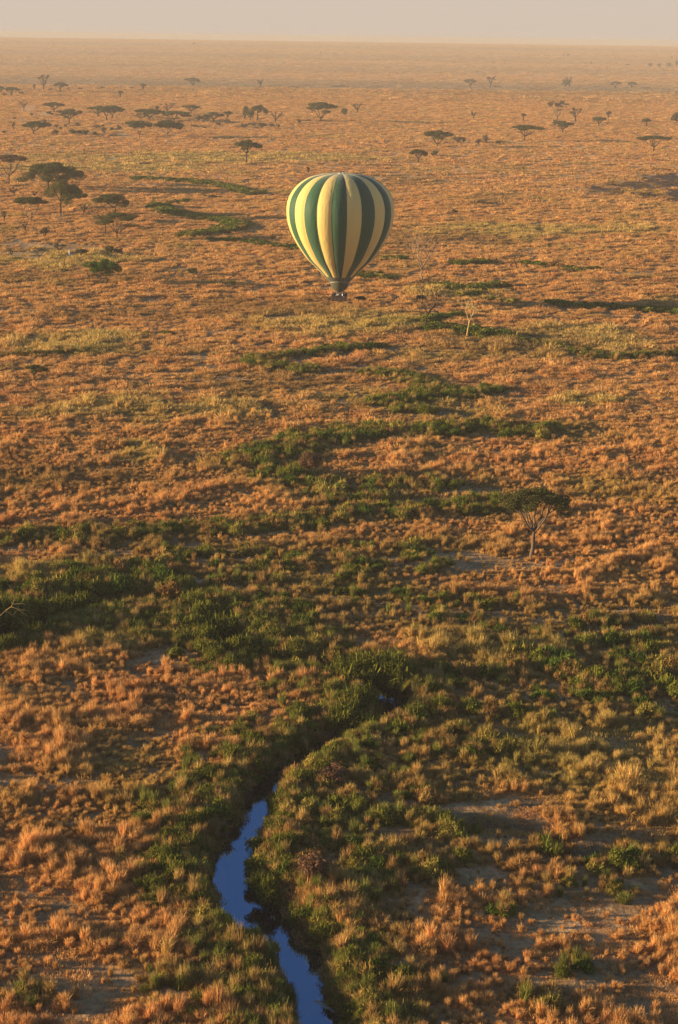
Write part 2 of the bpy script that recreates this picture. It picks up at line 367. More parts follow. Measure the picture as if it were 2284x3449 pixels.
PS = protos('shrub', [shrub_mesh('shrub', 400 + i, 1.7, 1.15, 1500, .14, 9, .25) for i in range(5)], M_leafi)
PSf = protos('farshrub', [shrub_mesh('farshrub', 420 + i, 2.6, 1.6, 420, .34, 8) for i in range(4)], M_leafi)

def scatter(name, P, sc, rot, ix, tint, coll, **kw):
    me = bpy.data.meshes.new(name); n = len(P)
    me.vertices.add(n); me.vertices.foreach_set('co', P.astype(np.float32).ravel())
    for nm, ty, fld, arr in (('sc', 'FLOAT_VECTOR', 'vector', sc), ('rot', 'FLOAT_VECTOR', 'vector', rot), ('ix', 'INT', 'value', ix), ('tint', 'FLOAT_COLOR', 'color', np.concatenate([tint, np.ones((n, 1))], 1))):
        a = me.attributes.new(nm, ty, 'POINT'); a.data.foreach_set(fld, np.ascontiguousarray(arr, np.int32 if ty == 'INT' else np.float32).ravel())
    o = link(name, me)
    ng = bpy.data.node_groups.new(name, 'GeometryNodeTree')
    ng.interface.new_socket('Geometry', in_out='INPUT', socket_type='NodeSocketGeometry')
    ng.interface.new_socket('Geometry', in_out='OUTPUT', socket_type='NodeSocketGeometry')
    gi = ng.nodes.new('NodeGroupInput'); go = ng.nodes.new('NodeGroupOutput')
    ci = ng.nodes.new('GeometryNodeCollectionInfo'); ci.inputs['Collection'].default_value = coll
    ci.inputs['Separate Children'].default_value = True; ci.inputs['Reset Children'].default_value = True
    io = ng.nodes.new('GeometryNodeInstanceOnPoints'); io.inputs['Pick Instance'].default_value = True
    def na(nm, ty):
        q = ng.nodes.new('GeometryNodeInputNamedAttribute'); q.data_type = ty; q.inputs['Name'].default_value = nm
        return [s for s in q.outputs if s.enabled and s.name == 'Attribute'][0]
    ng.links.new(gi.outputs[0], io.inputs['Points']); ng.links.new(ci.outputs[0], io.inputs['Instance'])
    ng.links.new(na('ix', 'INT'), io.inputs['Instance Index']); ng.links.new(na('rot', 'FLOAT_VECTOR'), io.inputs['Rotation'])
    ng.links.new(na('sc', 'FLOAT_VECTOR'), io.inputs['Scale']); ng.links.new(io.outputs[0], go.inputs[0])
    md = o.modifiers.new('scatter', 'NODES'); md.node_group = ng
    tag(o, kind='stuff', **kw); return o

# ---------------------------------------------------------------- green belts (display px polylines: metres wide, plants per metre, size, darkness)
ST = [
 ([(312, 417), (450, 423), (540, 437), (588, 449)], 9, 3.2, 1.35, .9), ([(470, 455), (515, 455)], 3, 1, 1.0, .8),
 ([(362, 473), (400, 490), (470, 503), (540, 512), (552, 524), (505, 538), (425, 546)], 9, 3.2, 1.35, .9), ([(385, 470), (440, 462)], 5, 1, 1.2, .7),
 ([(480, 553), (560, 557), (640, 572), (705, 578)], 5, 2.2, 1.1, .8),
 ([(885, 600), (945, 600)], 5, 2.4, 1.1, 1), ([(1050, 613), (1135, 608)], 6, 2.6, 1.2, 1), ([(835, 632), (850, 640), (915, 642)], 6, 2.0, 1.2, .9),
 ([(1000, 660), (1075, 672), (1160, 660)], 7, 3.0, 1.3, 1), ([(1065, 685), (1110, 680)], 5, 2.4, 1.2, 1), ([(1120, 692), (1190, 702)], 5, 1.6, 1.0, .5),
 ([(1200, 610), (1290, 620), (1340, 630), (1385, 625)], 4, 1.4, 1.1, .6), ([(1260, 700), (1330, 712), (1420, 716), (1500, 722), (1600, 727)], 5, 2.0, 1.15, .8),
 ([(985, 752), (1010, 740), (1065, 735)], 5, 2.6, 1.2, 1), ([(985, 768), (1050, 768), (1105, 778), (1185, 786)], 7, 3.4, 1.3, 1), ([(1190, 790), (1290, 808), (1390, 832), (1440, 832), (1530, 825), (1600, 820)], 6, 1.5, 1.0, .6),
 ([(0, 822), (110, 820), (200, 815), (222, 812)], 3, 1.6, .9, .3), ([(330, 775), (400, 772)], 3, .8, .9, .6),
 ([(570, 838), (620, 850), (730, 862), (700, 858)], 6, 3.0, 1.15, .8), ([(580, 832), (640, 830), (760, 816), (880, 806)], 5, 2.6, 1.15, .9),
 ([(840, 865), (940, 875), (975, 892), (1030, 915), (1060, 920), (1140, 903)], 7, 3.2, 1.2, .9), ([(870, 938), (950, 930), (985, 920)], 5, 3, 1.15, .9), ([(930, 950), (1020, 960)], 4, 2.0, 1, .9),
 ([(1280, 1005), (1180, 995), (1080, 992), (1000, 998), (850, 998), (760, 1012), (660, 1045), (600, 1065), (530, 1070)], 6, 2.6, 1.1, .75), ([(520, 1060), (560, 1048), (640, 1025), (700, 1010)], 3, 1.5, 1, 1),
 ([(620, 1095), (690, 1105), (710, 1125), (770, 1150), (850, 1160), (905, 1165)], 6, 2.2, 1.1, .7), ([(840, 1125), (900, 1130), (1000, 1120), (1080, 1118)], 6, 1.3, 1.0, .6), ([(900, 1190), (1000, 1175), (1120, 1180), (1180, 1150)], 6, 1.2, 1.0, .6),
 ([(-20, 1250), (100, 1240), (300, 1238), (450, 1230), (600, 1222), (720, 1205), (830, 1188)], 4.5, 2.0, 1.0, .35), ([(1350, 1500), (1568, 1490)], 5, 1.0, 1.0, .5),
 ([(380, 1290), (520, 1290), (700, 1310), (1000, 1290)], 9, 1.0, .85, .6), ([(150, 1320), (250, 1320), (390, 1330)], 5, 2.0, 1.0, .7), ([(480, 1350), (560, 1350), (640, 1362)], 4, 1.5, 1.0, .7),
 ([(-20, 1385), (80, 1375), (200, 1350), (330, 1350), (420, 1370)], 5, 2.4, 1.2, .8), ([(530, 1440), (560, 1500), (640, 1520), (710, 1530)], 5, 3.2, 1.2, .8), ([(400, 1410), (470, 1440), (500, 1480)], 4, 2.4, 1.1, .6),
 ([(150, 1440), (260, 1450), (380, 1470), (480, 1495)], 5, 2.0, .95, .3), ([(560, 1430), (620, 1400), (700, 1470)], 5, 1.6, 1.0, .4),
 ([(760, 1540), (850, 1560), (920, 1560)], 4, 3.2, 1.15, .5), ([(960, 1560), (1050, 1570), (1150, 1560)], 4, 1.4, 1.0, .7), ([(1170, 1550), (1290, 1560), (1400, 1560), (1600, 1580)], 6, 1.6, 1.1, .8), ([(1480, 1580), (1600, 1600)], 4, 2, 1.3, .9),
 ([(1200, 1620), (1400, 1630), (1568, 1640)], 6, .6, .9, .5), ([(950, 1640), (1100, 1660), (1250, 1650)], 6, .7, .9, .5), ([(800, 1370), (900, 1400), (1100, 1440), (1300, 1460), (1568, 1440)], 9, .6, .85, .5),
 ([(960, 1680), (1080, 1740), (1150, 1760)], 5, 1.2, .95, .6), ([(770, 1840), (900, 1880), (1000, 1900), (1050, 1960)], 6, 1.2, .9, .5), ([(820, 2000), (880, 2020), (900, 1960)], 4, 1.8, .9, .8), ([(1250, 2050), (1340, 2055), (1430, 2055)], 1.5, 1.6, .8, .7),
 ([(1140, 2110), (1200, 2115)], 1, 1.2, .6, .7), ([(1300, 2220), (1350, 2250)], 1, 1.2, .7, .7), ([(1220, 2290), (1290, 2330)], 1.5, 1.2, .8, .6), ([(1260, 1960), (1320, 1990), (1500, 1990), (1568, 1985)], 3, 1.5, 1.0, .35),
 ([(330, 2260), (400, 2290)], 2, .8, .6, .6), ([(60, 2290), (100, 2300)], 1.5, .8, .7, .6), ([(980, 2010), (1050, 2015)], 1.2, 1.8, .8, .8), ([(870, 2130), (880, 2230), (940, 2330)], 2.5, 1.4, .8, .5), ([(470, 2130), (560, 2200), (650, 2290)], 2.0, 1.8, .8, .6),
]
GP, GT, GS = [], [], []
GREENS = [np.array(c) for c in ((.085, .115, .018), (.16, .155, .024), (.29, .215, .045), (.30, .16, .05))]
def add_green(P2, s, dark, k):
    """dark ~ share of fresh green against olive and russet plants"""
    n = len(P2); u = rng.random(n)
    T = np.zeros((n, 3))
    pr = np.array([.5 * dark, .35 + .1 * dark, .5 * (1 - dark) + .1, .3 * (1 - dark) + .06]); pr /= pr.sum(); cp = np.cumsum(pr)
    for i in range(4):
        msk = (u < cp[i]) & (u >= (cp[i - 1] if i else 0)); T[msk] = GREENS[i]
    T *= (.75 + .55 * rng.random((n, 1)))
    GP.append(P2); GT.append(T); GS.append(s * (.6 + .7 * rng.random(n)))
STW = []
for pts, w_, dens, s, dark in ST:
    Wp = np.array([unproj(a * D, b * D, 0)[:2] for a, b in pts])
    if Wp[0][1] > 300: w_ *= .48; s *= .76; dens *= 2.9; dark = min(1, dark * 1.25)
    STW.append((Wp, w_))
    for i in range(len(Wp) - 1):
        L = np.hypot(*(Wp[i + 1] - Wp[i])); n = max(2, int(L * dens * w_ / 4.2))
        t = rng.random((n, 1)); q = Wp[i] + (Wp[i + 1] - Wp[i]) * t
        dv = (Wp[i + 1] - Wp[i]) / (L + 1e-9); off = rng.normal(0, w_ * .36, (n, 1))
        q = q + np.array([-dv[1], dv[0]]) * off
        keep = fnoise(q[:, 0], q[:, 1], 6, 91, 2) > (.28 if Wp[i][1] < 300 else .16)
        if Wp[i][1] < 420:
            d_, w2 = polydist(q[:, 0], q[:, 1], RIV, RW); keep &= (d_ - w2) > .9
        add_green(q[keep], s, dark, 0)
# river banks
for i in range(len(RIV) - 1):
    A, B = RIV[i][:2], RIV[i + 1][:2]; L = np.hypot(*(B - A)); dv = (B - A) / (L + 1e-9); nn = np.array([-dv[1], dv[0]])
    near = A[1] < 165
    for side in (1, -1):
        n = int(L * 2.7); t = rng.random((n, 1)); e = np.abs(rng.normal(0, 1.9, (n, 1))) + 1.1
        wv = RW[i] + (RW[i + 1] - RW[i]) * t
        q = A + (B - A) * t + nn * side * (wv + e)
        d_, w2 = polydist(q[:, 0], q[:, 1], RIV, RW); q = q[(d_ - w2) > .7]
        add_green(q, 0.82, .42, 0)
        n = int(L * 2.2); t = rng.random((n, 1)); q = A + (B - A) * t + nn * side * (RW[i] + (RW[i + 1] - RW[i]) * t + .45 + .8 * rng.random((n, 1)))
        d_, w2 = polydist(q[:, 0], q[:, 1], RIV, RW); q = q[(d_ - w2) > .40]
        add_green(q, .52, .45, 0)
        n = int(L * 1.7); t = rng.random((n, 1)); e = rng.random((n, 1)) * 7.5 + 1.5
        q = A + (B - A) * t + nn * side * (wv[:1] + e)
        d_, w2 = polydist(q[:, 0], q[:, 1], RIV, RW); q = q[((d_ - w2) > .9) & (fnoise(q[:, 0], q[:, 1], 5, 95, 2) > .47)]
        add_green(q, 0.62, .35, 0)
GP = np.concatenate(GP); GT = np.concatenate(GT); GS = np.concatenate(GS)
def greenness(x, y):
    g_ = np.zeros_like(x)
    for Wp, w_ in STW:
        lo = Wp.min(0) - 25; hi = Wp.max(0) + 25
        m_ = (x > lo[0]) & (x < hi[0]) & (y > lo[1]) & (y < hi[1])
        if m_.any():
            g_[m_] = np.maximum(g_[m_], 1 - sst(w_ * .35, w_ * 1.5, polydist(x[m_], y[m_], Wp)))
    return g_

# ---------------------------------------------------------------- grass
def field(n, y0, y1, half, lin=False):
    y = y0 + (y1 - y0) * rng.random(n) if lin else np.sqrt(y0 * y0 + (y1 * y1 - y0 * y0) * rng.random(n)); x = (rng.random(n) * 2 - 1) * half * (y + 16)
    return x, y
def grass(name, n, y0, y1, fade0, fade1, coll, nvar, s0, s1, keepfn, label, lin=False, wide=1.0):
    x, y = field(n, y0, y1, .232, lin)
    p_ = sst(y0, fade0, y) if fade0 else np.ones(n)
    if fade1: p_ = p_ * (1 - sst(fade1, y1, y))
    k = rng.random(n) < p_; x, y = x[k], y[k]
    px, py, ba, ye, dk, bu = masks(x, y)
    d = keepfn(x, y, ba, bu); gr = greenness(x, y)
    dr, w_ = polydist(x, y, RIV, RW)
    k = (rng.random(len(x)) < d * (1 - .6 * gr)) & (dr - w_ > .55)
    x, y, ye, dk, gr, ba, bu = x[k], y[k], ye[k], dk[k], gr[k], ba[k], bu[k]; n = len(x)
    T = grass_tint(x, y, ye, dk, n)
    T = T + (np.array([.24, .19, .045]) - T) * (gr * .5)[:, None]
    T = T * (1 - .75 * bu[:, None])
    big = sst(.40, .70, fnoise(x, y, 3.2, 19, 2))
    s = (s0 + (s1 - s0) * rng.random(n) ** 1.5) * (.65 + .6 * big) * (1 + .35 * ye) * (1 - .35 * ba)
    S = np.stack([s * (.9 + .3 * rng.random(n)), s, s * (.8 + .45 * rng.random(n))], 1)
    Rt = np.stack([rng.normal(0, .1, n), rng.normal(0, .1, n), rng.random(n) * 6.283], 1)
    z = height(x, y); S[:, :2] *= wide
    if lin:
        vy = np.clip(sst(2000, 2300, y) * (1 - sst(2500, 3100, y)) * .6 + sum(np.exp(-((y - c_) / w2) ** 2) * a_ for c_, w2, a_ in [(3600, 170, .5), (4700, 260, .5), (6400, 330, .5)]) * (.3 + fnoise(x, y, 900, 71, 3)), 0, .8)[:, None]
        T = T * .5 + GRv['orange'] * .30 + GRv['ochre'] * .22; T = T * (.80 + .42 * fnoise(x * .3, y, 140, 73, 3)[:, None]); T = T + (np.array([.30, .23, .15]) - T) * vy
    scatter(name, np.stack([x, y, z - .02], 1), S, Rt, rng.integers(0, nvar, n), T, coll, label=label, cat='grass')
    print(name, n)
def keep_near(x, y, ba, bu):
    c = fnoise(x, y, 2.6, 21, 2); c2 = fnoise(x, y, 9, 25, 2)
    return np.clip(sst(.24, .40, c + .5 * (c2 - .5)) * (1 - .78 * ba) + .05, 0, 1)
def keep_mid(x, y, ba, bu):
    c = fnoise(x, y, 5, 21, 2); c2 = fnoise(x, y, 16, 25, 2)
    return np.clip(sst(.10, .36, c + .3 * (c2 - .5)) * (1 - .8 * ba) * (1 - .85 * bu), 0, 1)
grass('grass_tussocks', 104000, 84, 290, None, 215, PG_near, 9, .55, 1.55, keep_near, 'orange dry grass tussocks covering the near plain around the stream')
grass('grass_meadow', 125000, 190, 780, 290, 600, PG_mid, 6, .5, 1.3, keep_mid, 'dry golden grass covering the middle of the plain around the balloon')
grass('distant_grass', 90000, 560, 1850, 760, None, PG_far, 5, .55, 1.15, keep_mid, 'short tawny grass on the plain in front of the distant trees')

PG_mat = protos('mat', [blades_mesh('mat', 260, .22, .20, .030, .8, 500 + i, 1.0) for i in range(5)], M_grass)
grass('grass_litter', 60000, 84, 330, None, 250, PG_mat, 5, .6, 1.3, lambda x, y, ba, bu: np.clip(.95 - .5 * ba, 0, 1) * (.35 + .65 * sst(.35, .6, fnoise(x, y, 3, 83, 2))), 'short matted dry grass between the tussocks of the near plain')
grass('far_plain_grass', 120000, 1700, 8450, None, None, PG_far, 5, .55, 1.15, lambda x, y, ba, bu: np.ones_like(x) * .95, 'pale golden grass of the far plain below the horizon', True, 2.8)
nr = np.where(GP[:, 1] < 330)[0]; pick = nr[rng.integers(0, len(nr), 9000)]; q = GP[pick] + rng.normal(0, .8, (9000, 2))
d_, w2 = polydist(q[:, 0], q[:, 1], RIV, RW); q = q[(d_ - w2) > .35]; n = len(q)
T = np.where(rng.random((n, 1)) < .45, np.array([[.20, .19, .04]]), np.where(rng.random((n, 1)) < .5, GRv['ochre'][None] * .8, GRv['brown'][None])) * (.7 + .5 * rng.random((n, 1))); s_ = .6 + .9 * rng.random(n)
scatter('reeds', np.stack([q[:, 0], q[:, 1], np.maximum(height(q[:, 0], q[:, 1]), -1.2)], 1), np.stack([s_ * 1.2, s_ * 1.2, s_ * 1.35], 1), np.stack([rng.normal(0, .12, n), rng.normal(0, .12, n), rng.random(n) * 6.28], 1), rng.integers(0, 9, n), T, PG_near, label='tall olive and straw reeds growing among the green bushes by the stream', cat='reeds')
k = GP[:, 1] < 330; Pz = np.maximum(height(GP[:, 0], GP[:, 1]), -1.2); n = k.sum()
scatter('undergrowth', np.stack([GP[k, 0], GP[k, 1], Pz[k] - .05], 1), np.stack([GS[k] * 1.05, GS[k] * 1.05, GS[k]], 1), np.stack([np.zeros(n), np.zeros(n), rng.random(n) * 6.28], 1), rng.integers(0, 5, n), GT[k], PS, label='leafy green and russet undergrowth crowding the banks of the near stream', cat='undergrowth')
print('undergrowth', n)
k = ~k; n = k.sum()
scatter('riverine_thicket', np.stack([GP[k, 0], GP[k, 1], Pz[k] - .05], 1), np.stack([GS[k], GS[k], GS[k] * .85], 1), np.stack([np.zeros(n), np.zeros(n), rng.random(n) * 6.28], 1), rng.integers(0, 4, n), GT[k], PSf, label='low green thicket winding across the plain along the far watercourse', cat='thicket')
print('thicket', n)
# ---------------------------------------------------------------- trees
def mat_leaf(name, c, hue=None): return foliage(name, c, .45, .2, False, hue)
ML = {'green': mat_leaf('acacia_leaves', (.075, .085, .026), (.15, .15, .05)), 'fresh': mat_leaf('fresh_leaves', (.06, .12, .016), (.11, .19, .03)),
      'grey': mat_leaf('grey_leaves', (.12, .095, .06), (.22, .16, .10)), 'brown': mat_leaf('russet_leaves', (.15, .085, .05), (.27, .14, .08)), 'olive': mat_leaf('olive_leaves', (.085, .085, .026), (.15, .14, .045))}
MB = {'dark': pbr('dark_bark', (.045, .032, .024), .9, .1, .4, 6, bump=.5), 'mid': pbr('brown_bark', (.12, .08, .055), .9, .1, .3, 6, bump=.4), 'pale': pbr('pale_bark', (.24, .155, .10), .9, .1, .3, 6, bump=.4), 'yellow': pbr('yellow_bark', (.38, .25, .10), .85, .1, .25, 6, bump=.4)}
class Tubes:
    def __init__(s): s.V = []; s.F = []
    def add(s, P, r, k=6):
        P = np.asarray(P, float); n = len(P); b = len(s.V)
        for i in range(n):
            t = P[min(i + 1, n - 1)] - P[max(i - 1, 0)]; t /= np.linalg.norm(t) + 1e-9
            a = np.cross(t, [0.3, .9, .2]); a /= np.linalg.norm(a) + 1e-9; c = np.cross(t, a)
            for j in range(k):
                th = 2 * math.pi * j / k; s.V.append(P[i] + (a * math.cos(th) + c * math.sin(th)) * r[i])
        for i in range(n - 1):
            for j in range(k): s.F.append((b + i * k + j, b + i * k + (j + 1) % k, b + (i + 1) * k + (j + 1) % k, b + (i + 1) * k + j))
        s.F.append(tuple(b + (n - 1) * k + j for j in range(k)))
    def mesh(s, name): return py_mesh(name, s.V, s.F, True)
def curve(A, B, g, sag, n=6):
    t = np.linspace(0, 1, n)[:, None]; L = np.linalg.norm(B - A)
    P = A + (B - A) * t + np.array([0, 0, 1]) * (np.sin(t * math.pi) * sag * L)
    j = g.normal(0, .022 * L, (n, 3)); j[0] = 0; j[-1] = 0; return P + j * np.array([1, 1, .6])
def tree(kind, px, py, top, w, name, label, cat='tree', leaf='green', bark='dark', seed=0, fork=.28, lean=0., group=None, dens=1.0, off=0.0, thick=.25, stems=1):
    """px,py: foot of the trunk in the photo; top: its highest row; w: crown width in photo pixels; all turned into metres at the foot"""
    g = np.random.default_rng(seed * 7 + int(px) + int(py) * 3)
    f = unproj(px, py); f[2] = hz(f[0], f[1]); s = scale_at(f); H = (py - top) / s; Wd = w / s * (1.15 if kind in ('umbrella', 'layered', 'sparse') else 1.0)
    root = bpy.data.objects.new(name, None); root.empty_display_size = .5; COL.objects.link(root); root.location = f
    tag(root, label, cat, group)
    T = Tubes(); pxm = 1 / s * 3.37                     # one render pixel in metres
    tr = max(H * (.024 if kind == 'bare' else .026), .06)
    tr = max(tr, pxm * (.68 if kind != 'bare' else .55)); ox = off * Wd
    top_c = np.array([ox, 0, 0])
    ends = []
    if kind in ('umbrella', 'sparse', 'layered'):
        for st in range(stems):
            fk = np.array([lean * H * fork + (st - (stems - 1) / 2) * Wd * .10, g.normal(0, .02) * H, H * fork])
            base = np.array([(st - (stems - 1) / 2) * .05 * Wd, 0, -.25])
            T.add(curve(base, fk, g, .0, 6), np.linspace(tr * 1.25, tr * .8, 6), 8)
            nm = (7 if w > 200 else 5) if stems == 1 else 3
            for i in range(nm):
                a = 2 * math.pi * (i + .5 * g.random()) / nm + g.random(); rr = Wd * (.20 + .15 * g.random())
                E = np.array([ox + math.cos(a) * rr, math.sin(a) * rr * .8, H * (.80 + .08 * g.random())])
                if stems > 1: E[0] = fk[0] + (E[0] - ox) * .55 + (st - .5) * Wd * .25
                P = curve(fk, E, g, -.10, 7); T.add(P, np.linspace(tr * .66, tr * .30, 7), 6); ends.append(E)
                for q in range(4):
                    k = g.integers(3, 7); a2 = a + g.normal(0, .9); r2 = Wd * (.10 + .14 * g.random())
                    E2 = P[k] + np.array([math.cos(a2) * r2, math.sin(a2) * r2, H * (.04 + .10 * g.random())]); E2[2] = min(E2[2], H * .95)
                    T.add(curve(P[k], E2, g, -.05, 4), np.linspace(tr * .26, tr * .09, 4), 4); ends.append(E2)
    elif kind == 'bare':
        SG = []
        def grow(A, d, L, r, dep):
            B = A + d * L; P = curve(A, B, g, g.normal(0, .03), 5); SG.append((P, r, dep))
            if dep >= 5: return
            for i in range(3 if dep in (0, 1, 3) else 2):
                a = 6.283 * i / (3 if dep in (0, 1, 3) else 2) + g.normal(0, .4) + (.4 if dep == 0 else dep * 1.3); sp = .45 + .35 * g.random()
                e = np.array([math.cos(a) * sp, math.sin(a) * sp * .8, .30 + .25 * g.random()]) + d * .6
                grow(B if i < 2 else P[3], e / np.linalg.norm(e), L * (.58 + .22 * g.random()), max(r * (.68 if i == 0 else .62), pxm * .17), dep + 1)
        grow(np.array([0, 0, -.25]), np.array([lean, 0, 1.]) / math.hypot(lean, 1), H * fork, tr, 0)
        A_ = np.concatenate([P for P, _, _ in SG]); zs = A_[:, 2].max(); xs = np.ptp(A_[:, 0]); zf = H * fork * .9
        for P, r_, dp in SG:
            P = P.copy(); P[:, 2] = np.where(P[:, 2] > zf, zf + (P[:, 2] - zf) * (H - zf) / max(zs - zf, .1), P[:, 2])
            hf = np.clip(P[:, 2] / zf, 0, 1) ** 3; P[:, :2] *= (1 + (Wd / max(xs, .1) - 1) * hf)[:, None]
            T.add(P, np.linspace(r_, r_ * .66, 5), 6 if dp < 2 else 3)
    else:                                               # bush
        for i in range(5):
            a = g.random() * 6.28; E = np.array([math.cos(a) * Wd * .3, math.sin(a) * Wd * .25, H * (.5 + .3 * g.random())])
            T.add(curve(np.array([0, 0, -.1]), E, g, .05, 5), np.linspace(tr * .8, tr * .25, 5), 5); ends.append(E)
    link('trunk', T.mesh('trunk'), MB[bark], root)
    if kind == 'bare' and dens < 2: return root
    Cs = []
    ls = max(.13, pxm * .62)
    if kind in ('umbrella', 'layered'):
        K = 11 + int(6 * g.random()) + (22 if w > 200 else 0); ks = .66 if w > 200 else 1
        for i in range(K):
            a = 2 * math.pi * i / K * 2.4 + g.random(); q = .42 * math.sqrt((i + .4) / K)
            rx = ks * Wd * (.10 + .08 * g.random()); rz = ks * H * thick * (.32 + .2 * g.random())
            c = np.array([ox + math.cos(a) * q * Wd, math.sin(a) * q * Wd * .85, H * (1 - thick * 1.2 * (q / .42) ** 2 * (.4 + .8 * g.random())) - rz])
            if kind == 'layered': c[2] -= H * thick * 1.6 * (i % 3 == 2) * g.random()
            Cs.append((c, rx, rz))
        dn = 1.0
    elif kind == 'sparse':
        K = 16
        for i in range(K):
            e = ends[g.integers(0, len(ends))]; Cs.append((np.array([e[0], e[1], e[2] + H * .02]) + g.normal(0, .035, 3) * [Wd, Wd, H], Wd * (.05 + .07 * g.random()), H * (.03 + .04 * g.random())))
        dn = .6
    else:
        K = 13
        for i in range(K):
            a = g.random() * 6.28; q = .36 * math.sqrt(g.random()); lo = .30 if kind == 'bush' else .5
            Cs.append((np.array([ox + math.cos(a) * q * Wd, math.sin(a) * q * Wd, H * (lo + (.86 - lo) * g.random() * (1 - q))]), Wd * (.11 + .08 * g.random()), H * (.12 + .08 * g.random())))
        dn = 1.0
    P = []
    for c, rx, rz in Cs:
        k = int(min(1300, max(20, 3.6 * dn * dens * rx * (rx + rz * 1.5) * 3.1 / (ls * ls))))
        d = g.normal(0, 1, (k, 3)); d /= np.linalg.norm(d, axis=1)[:, None]; d *= (.35 + .65 * g.random((k, 1)) ** .5)
        P.append(c + d * np.array([rx, rx, rz]))
    P = np.concatenate(P); P[:, 2] = np.minimum(P[:, 2], H)
    V, Q = leaf_cloud(P, None, ls * 1.15, g, .5)
    link('crown', np_mesh('crown', V, Q, 4), ML[leaf], root)
    return root
ACC = 'acacia'
